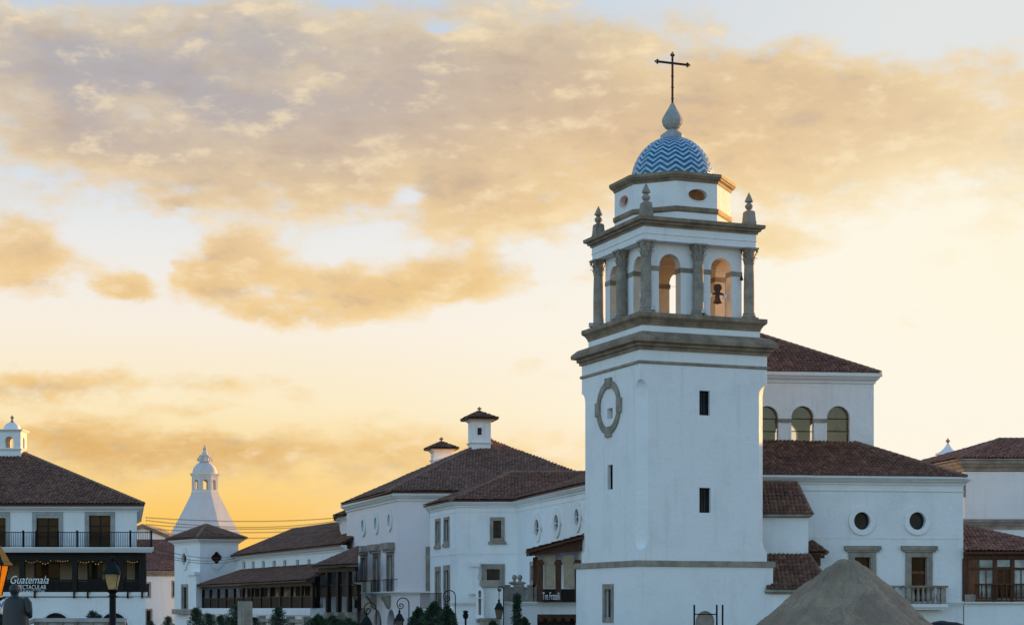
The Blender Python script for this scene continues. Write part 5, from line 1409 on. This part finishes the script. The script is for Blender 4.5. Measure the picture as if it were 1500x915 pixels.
mb = MB(); plate(mb, FK, [[(0, 0), (FK.L, 0), (FK.L, zk), (u, za_), (0, zk)]], .4); walls_b = mb; mb.build('gable_wall', 'white', hG)
mb = MB()
for (u0, z0), (u1, z1) in (((-.5, zk - .1), (u, za_)), ((FK.L + .5, zk - .1), (u, za_))):
    mb.slab([FK.p(u0, z0 - .1, .35), FK.p(u1, z1 - .15, .35), FK.p(u1, z1 + .35, .35), FK.p(u0, z0 + .35, .35)], (0, 12, 0))
mb.build('roof', 'dstone', hG)
tE = thing('small_square_tower', 'small white square tower with quatrefoil windows and low tiled pyramid roof', 'tower', pt(300, 950, 203))
th = R(34); e1 = Vector((math.cos(th), math.sin(th))); e2 = Vector((-math.sin(th), math.cos(th))); dE = 199.5
cE = Vector(xy(293, dE)); kE = dE / F; WE = 4.44; WE2 = 6.53
pE = [tuple(cE + e2 * WE2), tuple(cE), tuple(cE + e1 * WE), tuple(cE + e1 * WE + e2 * WE2)]
eF = loop_faces(pE); zE_ = zz(795, dE); he = {0: [], 1: []}
def quatre(fc, px, py, r):
    u, z = fc.pix(px, py); out = []
    for k in range(4):
        a0 = math.pi / 2 * k
        for j in range(7):
            an = a0 - math.pi * .42 + math.pi * .84 * j / 6
            out.append((u + r * .52 * math.cos(a0) + r * .50 * math.cos(an), z + r * .52 * math.sin(a0) + r * .50 * math.sin(an)))
    return out
for i, (px, py) in ((0, (271, 818)), (1, (317, 816.5))):
    fc = eF[i]; hole = quatre(fc, px, py, .66); he[i].append(hole)
    mb = MB(); plate(mb, fc, [quatre(fc, px, py, 1.22), quatre(fc, px, py, .64)], .2, .12); w = mb.build('quatrefoil_window', 'trim', tE)
    mb = MB(); plate(mb, fc, [quatre(fc, px, py, .70)], .02, -.2); mb.build('pane', 'bglass', w)
he[0].append(opening(tE, eF[0], (267.5, 859, 274, 891), frame=(.3, 0, .3), pane='glass', name='door', barmat='gmetal'))
walls(tE, eF, 0, zE_ + .2, he, 'white', name='wall')
mb = MB(); moulding(mb, pE, cornice_prof(zE_, zz(788.5, dE), .5), True); mb.build('cornice', 'trim', tE)
mb = MB(); u, z = eF[0].pix(287, 838); mb.fbox(eF[0], u - .9, eF[0].L + .02, 0, zz(842, dE), -.02, .45); mb.fbox(eF[0], u - 1.1, eF[0].L + .1, zz(842, dE), zz(837, dE), -.02, .7); mb.build('buttress', 'white', tE)
mb = MB(); moulding(mb, [(pE[0][0] + .1, pE[0][1] - .9), (pE[1][0] - .1, pE[1][1] - .9), (pE[1][0] + .7, pE[1][1] - .5)], [(-.4, zz(899, dE)), (.25, zz(899, dE)), (.25, zz(891.5, dE)), (-.4, zz(891.5, dE))]); mb.build('ledge', 'stone', tE)
ctr = cE + e1 * WE / 2 + e2 * WE2 / 2; ze = zz(788, dE) + .1
cor = [Vector((*(cE - e1 * .7 - e2 * .7), ze)), Vector((*(cE + e1 * (WE + .7) - e2 * .7), ze)), Vector((*(cE + e1 * (WE + .7) + e2 * (WE2 + .7)), ze)), Vector((*(cE - e1 * .7 + e2 * (WE2 + .7)), ze))]
apx = Vector((*ctr, zz(767.5, 203))); mb = MB()
for i in range(4): tiles(mb, [cor[i], cor[(i + 1) % 4], apx]); ridge(mb, cor[i], apx, .16)
mb.build('roof', ['tile', 'bwood'], tE)

dm = thing('domed_pavilion', 'distant white flared octagonal spire with arched drum, dome and lantern', 'pavilion', pt(300, 950, 255))
dD = 255.0; c = pt(300, 890, dD); kk = dD / F
P8 = lambda r, z: [(c.x + r * math.cos(R(-100 + 45 * j)), dD + r * math.sin(R(-100 + 45 * j)), z) for j in range(8)]
Z = lambda y: zz(y, dD)
rg = []
for t in range(13):
    s = t / 12; y = 788 + (721 - 788) * s; r = 57.5 + (20 - 57.5) * (s ** .93); rg.append(P8(r * kk, Z(y)))
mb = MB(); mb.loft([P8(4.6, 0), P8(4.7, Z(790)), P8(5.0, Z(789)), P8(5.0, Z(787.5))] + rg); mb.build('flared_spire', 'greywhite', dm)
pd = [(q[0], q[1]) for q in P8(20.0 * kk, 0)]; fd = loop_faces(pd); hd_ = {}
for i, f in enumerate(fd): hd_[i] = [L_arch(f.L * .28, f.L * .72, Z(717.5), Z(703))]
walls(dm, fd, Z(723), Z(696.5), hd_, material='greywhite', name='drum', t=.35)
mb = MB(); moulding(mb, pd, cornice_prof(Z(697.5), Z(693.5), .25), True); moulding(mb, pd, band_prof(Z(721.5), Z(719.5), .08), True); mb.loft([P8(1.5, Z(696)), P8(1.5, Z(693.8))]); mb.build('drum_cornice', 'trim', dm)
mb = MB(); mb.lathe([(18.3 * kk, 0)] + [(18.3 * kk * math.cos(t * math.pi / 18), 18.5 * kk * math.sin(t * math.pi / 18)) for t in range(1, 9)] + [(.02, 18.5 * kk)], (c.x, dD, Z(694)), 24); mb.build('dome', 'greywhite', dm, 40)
mb = MB()
mb.lathe([(.75, 0), (.75, .15), (.55, .2), (.55, .75), (.72, .82), (.72, .9), (.4, 1.05), (.33, 1.25), (.36, 1.3), (.25, 1.4), (.16, 1.55), (.28, 1.7), (.30, 1.85), (.16, 2.0), (.1, 2.1), (.13, 2.2), (.01, 2.35)], (c.x, dD, Z(676.5)), 10)
for j in range(8):
    an = R(-100 + 45 * j + 22); dd = Vector((math.cos(an), math.sin(an), 0)); b = Vector((c.x, dD, Z(676.5)))
    mb.tube([b + dd * .85 + Vector((0, 0, .1)), b + dd * .95 + Vector((0, 0, .35)), b + dd * .72 + Vector((0, 0, .7)), b + dd * .5 + Vector((0, 0, 1.0))], [.12, .12, .08, .05], 6)
mb.build('lantern', 'greywhite', dm, 40)

# ------------------------------------------------------------------ long wing D with gallery
lw = thing('long_wing', 'long low white wing with small square windows and dark wood gallery under tiled roofs', 'building', (-24, 185, 0))
d0, d1_ = Vector((-29.4 + .0, 202.0)), Vector((-14.4, 165.0)); FDl = Face(d0, d1_)
du, dn = FDl.u, FDl.n
pD = [tuple(d0), tuple(d1_), tuple(d1_ - dn * 11), tuple(d0 - dn * 11)]; fD = loop_faces(pD); hD = []
for px in (357, 370.5, 385.5, 401.5, 417, 435.5, 452.5):
    w = 2.2; yt = 822 - (px - 357) * .035
    hD.append(opening(lw, FDl, (px - w, yt, px + w, yt + 11), frame=None, pane='glass', recess=.22, barmat='white'))
zD = 7.35; walls(lw, fD, 0, zD, {0: hD}, name='wall')
mb = MB(); moulding(mb, [pD[-1], pD[0], pD[1]], cornice_prof(zD - .15, 7.68, .5)); mb.build('cornice', 'trim', lw)
v = lambda p, z: Vector((p.x, p.y, z))
eA, eB = d0 + dn * .65 - du * .6, d1_ + dn * .65
ze = 7.72; rA = v(d0 - dn * 5 + du * 4.5, 10.45); rB = v(d1_ - dn * 5, 10.45)
bA, bB = d0 - dn * 11.6 - du * .6, d1_ - dn * 11.6
mb = MB(); tiles(mb, [v(eA, ze), v(eB, ze), rB, rA]); tiles(mb, [v(bA, ze), v(eA, ze), rA]); k = len(mb.f); mb.slab([v(bB, ze), v(bA, ze), rA, rB], (0, 0, -.1), 1)
for i in range(k, len(mb.f)): mb.uv[i] = [(0, 0)] * len(mb.f[i])
ridge(mb, v(eA, ze), rA, .16); ridge(mb, rA, rB, .16); mb.build('roof', ['tile', 'bwood'], lw)
s0, s1 = -.8, 47.0
g0, g1 = d0 + dn * 4.0 + du * 1.4, d0 + dn * 4.0 + du * 43.0; FGa = Face(g0, g1); zg = 2.2; ze2 = 4.55
t0, t1 = d0 + dn * .02 + du * 3.0, d0 + dn * .02 + du * 43.0
q0, q1 = g0 + dn * .5 - du * .6, g1 + dn * .5
mb = MB(); tiles(mb, [v(q0, ze2), v(q1, ze2), v(t1, 6.2), v(t0, 6.2)]); ridge(mb, v(q0, ze2), v(t0, 6.2), .13); mb.build('gallery_roof', ['tile', 'bwood'], lw)
mb = MB(); mb.fbox(FGa, 0, FGa.L, 4.12, 4.42, -.3, 0); mb.build('gallery_beam', 'dwood', lw)
for i in range(13):
    u = FGa.L * i / 12; mb = MB(); mb.fbox(FGa, max(0, u - .15), max(.3, u + .15), zg, 4.13, -.28, -.02); mb.build('gallery_post', 'dwood', lw)
mb = MB(); mb.fbox(FGa, 0, FGa.L, zg + .95, zg + 1.05, -.2, -.08); u = .1
while u < FGa.L: mb.fbox(FGa, u - .05, u + .05, zg, zg + .96, -.17, -.11); u += .16
mb.fbox(FGa, 0, FGa.L, zg + .05, zg + .9, -.24, -.21); mb.build('gallery_railing', 'dwood', lw)
mb = MB(); mb.fbox(FDl, 1.4, 47, zg, 4.4, .05, .10); gw = mb.build('gallery_rear_wall', 'cream', lw)
for i in range(14):
    u = 2.5 + i * 3.1; mb = MB(); mb.fbox(FDl, u, u + 1.7, zg, 4.2, .10, .16); mb.build('gallery_door', 'dwood' if i % 3 else 'bglass', lw)
mb = MB(); mb.fbox(FGa, -.1, FGa.L, 1.6, zg, -4.0, .15); mb.fbox(FGa, 0, FGa.L, 0, 1.6, -3.9, 0.0); mb.build('gallery_base', 'white', lw)
mb = MB(); mb.fbox(FGa, -2, FGa.L, .95, 1.25, .02, .5)
mb.build('stone_rail', 'stone', lw)
u = 1.0
for k in range(9):
    mb = MB(); u = 1 + k * 5; mb.fbox(FGa, u - .35, u + .35, 0, 1.5, .05, .6); mb.build('stone_pier', 'stone', lw)

# timber lean-to on the left end of house B
lt = thing('timber_lean_to', 'dark timber lean-to porch with brown tiled roof left of the tall house', 'porch', pt(490, 950, 164))
lA, lB, lC = pt(456.5, 829, 161.5), pt(524.5, 820, 152), pt(524.5, 800.5, 159); lB.z = lA.z
FLt = Face(lA.xy, lB.xy); n3 = FLt.n.to_3d(); lT = lA + (lC - lB)
tri = [lA, lB, lC]
mb = MB(); tiles(mb, [lA, lB, lC, lA * .86 + lC * .14], fascia=.14); ridge(mb, lA + (lC - lA) * .01, lC, .12)
mb.build('roof', ['tile2', 'dwood'], lt)
mb = MB(); mb.fbox(FLt, .3, FLt.pix(522, 830, -.6)[0], lA.z - .55, lA.z - .16, -.75, -.5); mb.build('eave_beam', 'dwood', lt)
for px in (464.5, 480.7, 496, 511.5):
    u = FLt.pix(px, 850, -.6)[0]; mb = MB(); mb.fbox(FLt, u - .19, u + .19, 1.85, lA.z - .5, -.80, -.45); mb.build('post', 'dwood', lt)
    mb = MB(); pr = [(.0, 1.86), (.75, 1.86), (.72, 1.6), (.45, 1.15), (.25, .5), (0, .3)]
    mb.slab([FLt.p(u - .4, z, d - 1.1) for d, z in pr], FLt.u.to_3d() * .8); mb.build('stone_corbel', 'stone', lt)
u0, u1, u2 = FLt.pix(467, 860, -.6)[0], FLt.pix(521.5, 860, -.6)[0], FLt.pix(521.5, 860, -4.4)[0]
mb = MB(); zt_, zb_ = zz(855, 157), zz(873, 157); mb.fbox(FLt, u0, u1, zt_ - .1, zt_, -.66, -.56); mb.fbox(FLt, u0, u1, zb_, zt_ - .12, -.70, -.67); mb.build('railing', 'dwood', lt)
mb = MB(); mb.fbox(FLt, u0 - .3, u2, 0, zb_ - .1, -5.0, -1.1); mb.fbox(FLt, u0 - .5, u2, zb_ - .1, zb_ + .02, -5.0, -.9); mb.build('base_wall', 'white', lt)
mb = MB(); mb.fbox(FLt, u0, u2, zb_, lA.z - .3, -4.6, -4.4); mb.build('rear_wall', 'tan', lt)

# ------------------------------------------------------------------ wires with lamps across the sky
wires = [((213, 757, 126), (499, 757, 172), .30, 'topmost beaded lamp wire across the sky left of the tall house'), ((213, 761, 126), (499, 761, 172), .55, 'second beaded lamp wire from the top across the golden sky'),
         ((213, 767, 126), (499, 766, 172), .40, 'third beaded lamp wire from the top across the golden sky'), ((213, 773, 126), (499, 772, 172), .35, 'fourth beaded lamp wire from the top, above the wing roof'), ((213, 778, 126), (499, 776, 172), .55, 'lowest of the five beaded lamp wires above the wing roof')]
for a, b, sag, lab in wires:
    strand(pt(*a), pt(*b), sag, 40, 'lamp_wire', lab, 'beaded lamp wires across the sky', .042, .010, 'bulb_off', 95, 'lamp wire')
for ya, yb, lab in ((801, 812, 'upper dark cable passing in front of the small square tower'), (808, 815, 'middle dark cable passing in front of the small square tower'), (811, 819, 'lower dark cable passing in front of the small square tower')):
    p, q = pt(222, ya, 126), pt(352, yb, 190); mb = MB(); mb.tube([p + (q - p) * t + Vector((0, 0, -.5 * 4 * t * (1 - t))) for t in [i / 24 for i in range(25)]], .02, 5); setp(mb.build('cable', 'iron'), lab, 'cable', 'cables before the small tower')

# ------------------------------------------------------------------ lamps, statue and planting in front
def lantern(o, c, s, glass):
    """four-sided tapering street lantern, c = bottom centre of the glass body, s = body height"""
    def ring(h, z): return [(c.x + x * h * s, c.y + y * h * s, c.z + z * s) for x, y in ((-1, -1), (1, -1), (1, 1), (-1, 1))]
    g = MB(); g.loft([ring(.245, .02), ring(.43, 1.0)], 0, False); g.build('lantern_glass', glass, o)
    f = MB(); a, b = ring(.25, 0), ring(.445, 1.0)
    for p, q in zip(a, b): f.tube([p, q], .022 * s, 4)
    for rr in (a, b):
        for i in range(4): f.tube([rr[i], rr[(i + 1) % 4]], .024 * s, 4)
    f.loft([ring(.24, -.05), ring(.27, -.05), ring(.27, .02), ring(.24, .02)]); f.build('lantern_frame', 'iron', o)
    r = MB(); r.loft([ring(.53, 1.0), ring(.53, 1.06), ring(.46, 1.14), ring(.27, 1.56), ring(.24, 1.62), ring(.17, 1.66), ring(.15, 1.72)]); r.build('lantern_roof', 'gmetal', o)
    t = MB(); t.lathe([(.16 * s, 0), (.10 * s, .08 * s), (.07 * s, .12 * s), (.13 * s, .2 * s), (.14 * s, .27 * s), (.06 * s, .36 * s), (.01, .42 * s)], (c.x, c.y, c.z + 1.71 * s), 10); t.build('lantern_finial', 'iron', o, 40)
    k = MB(); k.lathe([(.02, .5 * s), (.06 * s, .6 * s), (.08 * s, .75 * s), (.07 * s, .9 * s), (.03, 1.0 * s)], (c.x, c.y, c.z), 10); k.build('lamp_bulb', 'lgrey', o, 40)
def post_lamp(px, yb, yt, d, label, glass, scroll=False):
    c = pt(px, yb, d); s = (pt(px, yt, d).z - c.z)
    o = thing('street_lamp', label, 'street lamp', (c.x, c.y, 0))
    lantern(o, c, s, glass)
    p = MB(); r = .085
    p.lathe([(.26, 0), (.26, .12), (.20, .18), (.16, .5), (.12, .6), (.10, .75), (r, .8), (r * .85, c.z - .50 * s), (r * 1.4, c.z - .48 * s), (r * 1.4, c.z - .42 * s), (r * .9, c.z - .38 * s), (r * .9, c.z - .22 * s), (r * 1.6, c.z - .12 * s), (r * 2.2, c.z - .05 * s)], (c.x, c.y, 0), 14); p.build('post', 'iron', o, 40)
    if scroll:
        q = MB()
        for sg in (-1, 1):
            q.tube([(c.x + sg * s * x, c.y, c.z + 1.72 * s + z * s) for x, z in ((.02, .0), (.16, .02), (.26, .14), (.22, .28), (.10, .30), (.05, .22), (.12, .17))], .022 * s, 5)
        q.build('scroll_ornament', 'iron', o)
    return o
post_lamp(165, 863, 840, 42, 'black street lamp with cream glass standing before the dark restaurant porch', 'cglass', True)
post_lamp(-12, 872, 827, 24, 'large near street lamp with amber glass cut by the left edge', 'aglass')
def crook_lamp(pxp, ytop, pxl, ylt, ylb, d, label):
    b = pt(pxp, 915, d); o = thing('crook_lamp', label, 'street lamp', (b.x, b.y, 0), 'lamps on curled crook posts')
    top = pt(pxp, ytop, d).z; lx = pt(pxl, 0, d).x; w = b.x - lx; r = .026 * d / 100
    pts = [(b.x, d, 0), (b.x, d, top - w * .8)]
    rad = w * .62; cx = b.x - rad
    for k in range(1, 13): an = math.pi * k / 12; pts.append((cx + rad * math.cos(an), d, top - rad + rad * math.sin(an)))
    ccx, ccz = cx - rad + rad * .62, top - rad * 1.0
    for k in range(0, 26):
        an = math.pi + k * .34; q = rad * .62 * (1 - k / 28)
        pts.append((ccx + q * math.cos(an), d, ccz - rad * .30 * min(1, k / 3) + q * math.sin(an)))
    m = MB(); m.tube(pts, r, 6); m.build('crook_post', 'iron', o)
    c = pt(pxl, ylb, d); s = (pt(pxl, ylt, d).z - c.z)
    m = MB(); m.tube([(lx, d, c.z + 1.9 * s), (lx, d, top - rad * 1.75)], r * .8, 5); m.build('hanger', 'iron', o)
    lantern(o, c, s, 'gglass'); return o
crook_lamp(551, 882, 537, 914, 930, 112, 'crook lamp furthest left, its scroll before the tall house corbels')
crook_lamp(599, 875, 585, 908, 922, 106, 'crook lamp before the front wall of the tall house')
crook_lamp(667, 864, 653, 899, 914, 100, 'crook lamp before the iron railed doors of the corner house')
crook_lamp(737.5, 858, 731, 891.5, 905, 96, 'crook lamp right of the gabled niche below the balustrade')
m = MB(); a = pt(682, 898, 108); m.lathe([(.12, 0), (.10, .3), (.06, .4), (.06, a.z - .3), (.14, a.z - .25), (.17, a.z - .05), (.10, a.z + .02), (.18, a.z + .12), (.02, a.z + .2)], (a.x, a.y, 0), 10)
setp(m.build('iron_bollard', 'iron', None, 40), 'slim black iron post with a knobbed head left of the gabled niche', 'post')
# statue seen from behind
st = MB(); d = 40.0; c = pt(23, 915, d); c.z = 0
kx = d / F
def sring(z, rx, ry, ox=0, oy=0, n=28, fold=0.0):
    return [(c.x + ox + rx * math.cos(2 * math.pi * j / n) * (1 + fold * math.sin(j * 2.7 + z)), c.y + oy + ry * math.sin(2 * math.pi * j / n) * (1 + fold * math.sin(j * 2.7 + z * 1.3)), z) for j in range(n)]
Zs = lambda y: zz(y, d)
st.loft([sring(.55, .33, .24, fold=.07), sring(.9, .31, .23, fold=.06), sring(1.3, .285, .21, fold=.05), sring(1.6, .275, .20, fold=.05), sring(Zs(900), .265, .19, .0, 0, 28, .04), sring(Zs(890), .262, .185, .0, 0, 28, .03), sring(Zs(882), .25, .17, .0, 0, 28, .02),
         sring(Zs(877), .215, .15), sring(Zs(874.5), .15, .12), sring(Zs(872.5), .085, .085, -.02), sring(Zs(870.5), .072, .08, -.02), sring(Zs(868.5), .085, .10, -.02, -.01), sring(Zs(865), .105, .125, -.02, -.02), sring(Zs(861), .108, .13, -.02, -.02), sring(Zs(857.5), .09, .11, -.02, -.02), sring(Zs(855.5), .05, .06, -.02, -.02), sring(Zs(855), .01, .01, -.02, -.02)])
stt = thing('statue', 'weathered dark bronze statue of a cloaked figure seen from behind on a plinth', 'statue', (c.x, c.y, 0))
st.build('figure', 'bronze', stt, 60)
mb = MB(); mb.tube([(c.x + .20, c.y + .0, Zs(877)), (c.x + .275, c.y - .05, Zs(884)), (c.x + .30, c.y - .1, Zs(893)), (c.x + .27, c.y + .1, Zs(902))], [.075, .085, .08, .06], 10); mb.build('cloak_fold', 'bronze', stt, 60)
mb = MB(); mb.box(c.x - .5, c.x + .5, c.y - .5, c.y + .5, 0, .45); mb.box(c.x - .42, c.x + .42, c.y - .42, c.y + .42, .45, .56); mb.build('plinth', 'stone', stt)
# low parapet with panels before the restaurant
pw = thing('low_parapet', 'low grey stone parapet with recessed panels below the restaurant arches', 'parapet', pt(110, 930, 60))
d = 60.0; a, b = pt(50, 907, d), pt(182, 907, d); mb = MB(); zt_ = a.z
mb.box(a.x, b.x, d, d + .4, zt_ - .07, zt_ + .05); mb.build('coping', 'lstone', pw)
a2 = pt(24, 917, d - 1); mb = MB(); mb.slab([(a.x, d, zt_ - .07), (a.x, d, zt_ + .05), (a2.x, d - 1, a2.z + .05), (a2.x, d - 1, a2.z - .07)], (0, .4, 0)); mb.build('sloping_coping', 'lstone', pw)
mb = MB(); mb.box(a.x, b.x, d + .12, d + .3, 0, zt_ - .07); mb.build('panel', 'lstone', pw)
for px in (52, 65, 88, 110, 132.5, 155, 178):
    q = pt(px, 915, d); mb = MB(); mb.box(q.x - .06, q.x + .06, d + .03, d + .36, 0, zt_ - .07); mb.build('pier', 'dstone', pw)
# grey pillar
q = pt(359, 880, 90); mb = MB(); w = 9.6 * 90 / F; mb.loft([[(q.x + x * w * t, q.y + y * w * t, z) for x, y in ((-1, -1), (1, -1), (1, 1), (-1, 1))] for t, z in ((1.15, 0), (1.15, .4), (1, .42), (1, q.z - .02), (.96, q.z))])
for k in (-.5, 0, .5): mb.box(q.x + k * w - .03, q.x + k * w + .03, q.y - w - .025, q.y - w + .01, .45, q.z - .2)
setp(mb.build('stone_pillar', 'stone'), 'square grey stone pillar rising among the conifers before the dark gallery', 'pillar')

def conifer(name, label, h, r, seed, group, loc, leafy='leaf', nb=150, up=.55, size=.13):
    rnd = random.Random(seed); o = thing(name, label, 'tree', (0, 0, 0), group)
    mb = MB(); mb.tube([(0, 0, 0), (0.02, 0, h * .5), (0, .01, h * .95)], [.07 * h / 3, .05 * h / 3, .012], 7)
    lv = MB()
    for i in range(nb):
        t = (i + rnd.random()) / nb; z = h * (.06 + .92 * t); rr = r * (1 - t) ** .75 * rnd.uniform(.65, 1.15) + .06
        an = rnd.uniform(0, 2 * math.pi); d = Vector((math.cos(an), math.sin(an), 0)); prev = None; pts = []
        for k in range(6):
            s = k / 5; pts.append(Vector((0, 0, z)) + d * (rr * s) + Vector((0, 0, rr * (up * s * s + .05 * s) * (0.6 + .8 * t))))
        if i % 3 == 0: mb.tube(pts[:5], [.014, .012, .010, .008, .005], 3)
        for k in range(1, 6):
            for q in range(4):
                p = pts[k] + Vector([rnd.gauss(0, .035) for _ in range(3)]) * (1 + r)
                ax = (d * rnd.uniform(.3, 1.0) + Vector([rnd.gauss(0, .55), rnd.gauss(0, .55), rnd.uniform(.1, 1.1)])).normalized(); sd_ = ax.cross(Vector([rnd.gauss(0, 1) for _ in range(3)])).normalized()
                L = size * rnd.uniform(.7, 1.5); w = L * .17
                lv.add([p, p + ax * L * .4 + sd_ * w, p + ax * L, p + ax * L * .4 - sd_ * w], [(0, 1, 2, 3)])
    for q in range(14):
        p = Vector((rnd.gauss(0, .02), rnd.gauss(0, .02), h * .93)); ax = Vector((rnd.gauss(0, .25), rnd.gauss(0, .25), 1)).normalized(); sd_ = ax.cross(Vector((rnd.gauss(0, 1), 1, 0))).normalized(); L = size * 1.6
        lv.add([p, p + ax * L * .4 + sd_ * L * .14, p + ax * L, p + ax * L * .4 - sd_ * L * .14], [(0, 1, 2, 3)])
    mb.build('trunk', 'bark', o); lv.build('crown', leafy, o)
    o.location = loc; return o
def at_top(px, py, d): q = pt(px, py, d); return Vector((q.x, q.y, 0)), q.z
specs = [(246, 902, 112, 'conifer tip left of the small tower ledge'), (287, 889, 108, 'tall dark conifer below the small tower ledge'), (305, 897, 104, 'bushy conifer right of the small tower ledge'),
         (323, 900, 110, 'small conifer between the tower ledge and grey pillar'), (335, 903, 113, 'short conifer second left of the grey pillar'), (347, 884, 100, 'tall conifer touching the left side of the grey pillar'),
         (374, 903, 112, 'short conifer just right of the grey pillar'), (408, 886, 101, 'tallest spiky conifer before the gallery right of the pillar'), (220, 908, 115, 'low conifer tip at the corner of the restaurant'),
         (136, 894, 100, 'small dark conifer before the right restaurant arch'), (144, 899, 101, 'small conifer beside the street lamp post')]
protos = {}
for i, (px, py, d, lab) in enumerate(specs):
    loc, top = at_top(px, py, d); k = i % 3
    if k not in protos:
        protos[k] = conifer('conifer', lab, 2.6, (.95, .8, 1.05)[k], 11 + k, 'conifers along the front', loc); o = protos[k]
    else: o = clone(protos[k], loc, i * 1.7, 1.0, lab)
    o.scale = (top / 2.6 * .95,) * 2 + (top / 2.72,)
def shrub(label, px, py, d, r, seed, w=1.0, leafy='leaf2'):
    loc, top = at_top(px, py, d); rnd = random.Random(seed); o = thing('shrub', label, 'shrub', (0, 0, 0), 'clipped shrubs along the front'); h = top
    st_ = MB(); lv = MB()
    for i in range(9):
        an = rnd.uniform(0, 6.28); q = rnd.uniform(.2, .7) * r; st_.tube([(0, 0, 0), (q * .4 * math.cos(an), q * .4 * math.sin(an), h * .45), (q * math.cos(an), q * math.sin(an), h * .85)], [.035, .025, .01], 5)
    for i in range(3600):
        z = rnd.random() ** .8; env = r * (1 - max(0, (z - .35) / .65) ** 2.2) * (.85 + .15 * z); an = rnd.uniform(0, 6.28); q = env * rnd.random() ** .35 * (1 + .22 * math.sin(an * 5 + z * 9) + .12 * math.sin(an * 11 - z * 15))
        p = Vector((q * math.cos(an) * w, q * math.sin(an), h * (.12 + .86 * z) + rnd.gauss(0, .05)))
        ax = Vector((math.cos(an) * .6 + rnd.gauss(0, .5), math.sin(an) * .6 + rnd.gauss(0, .5), rnd.uniform(.0, 1.3))).normalized(); s = ax.cross(Vector([rnd.gauss(0, 1) for _ in range(3)])).normalized(); L = rnd.uniform(.09, .22)
        lv.add([p, p + ax * L * .45 + s * L * .2, p + ax * L, p + ax * L * .45 - s * L * .2], [(0, 1, 2, 3)])
    st_.build('stem', 'bark', o); lv.build('foliage', leafy, o); o.location = loc
shrub('rounded shrub below the timber lean-to, first of the low green row', 466, 902, 108, .8, 1, 1.1)
shrub('wide shrub below the timber lean-to corbels', 487, 904, 110, .9, 2, 1.2)
shrub('low shrub below the leftmost tall house arch', 510, 908, 112, .8, 3, 1.2)
shrub('tall pale green shrub before the tall house pilaster', 613, 892, 100, .55, 4, 1.0)
shrub('broad dark shrub below the corner house railing', 636, 883, 98, .75, 5, 1.0, 'leaf')
shrub('dark round shrub right of the broad one below the corner house railing', 655, 889, 97, .55, 6, 1.0, 'leaf')
loc, top = at_top(757.5, 869, 94)
o = conifer('cypress', 'thin dark columnar cypress before the stone balustrade', 2.6, .17, 31, None, loc, 'leaf', 170, 1.6, .11); o.scale = (1.15, 1.15, top / 2.72)
shrub('small dark shrub at the foot of the thin cypress', 768, 906, 95, .3, 7, 1.0, 'leaf')
shrub('low green shrub at the foot of the crook lamp by the niche', 722, 912, 97, .4, 8, 1.0)
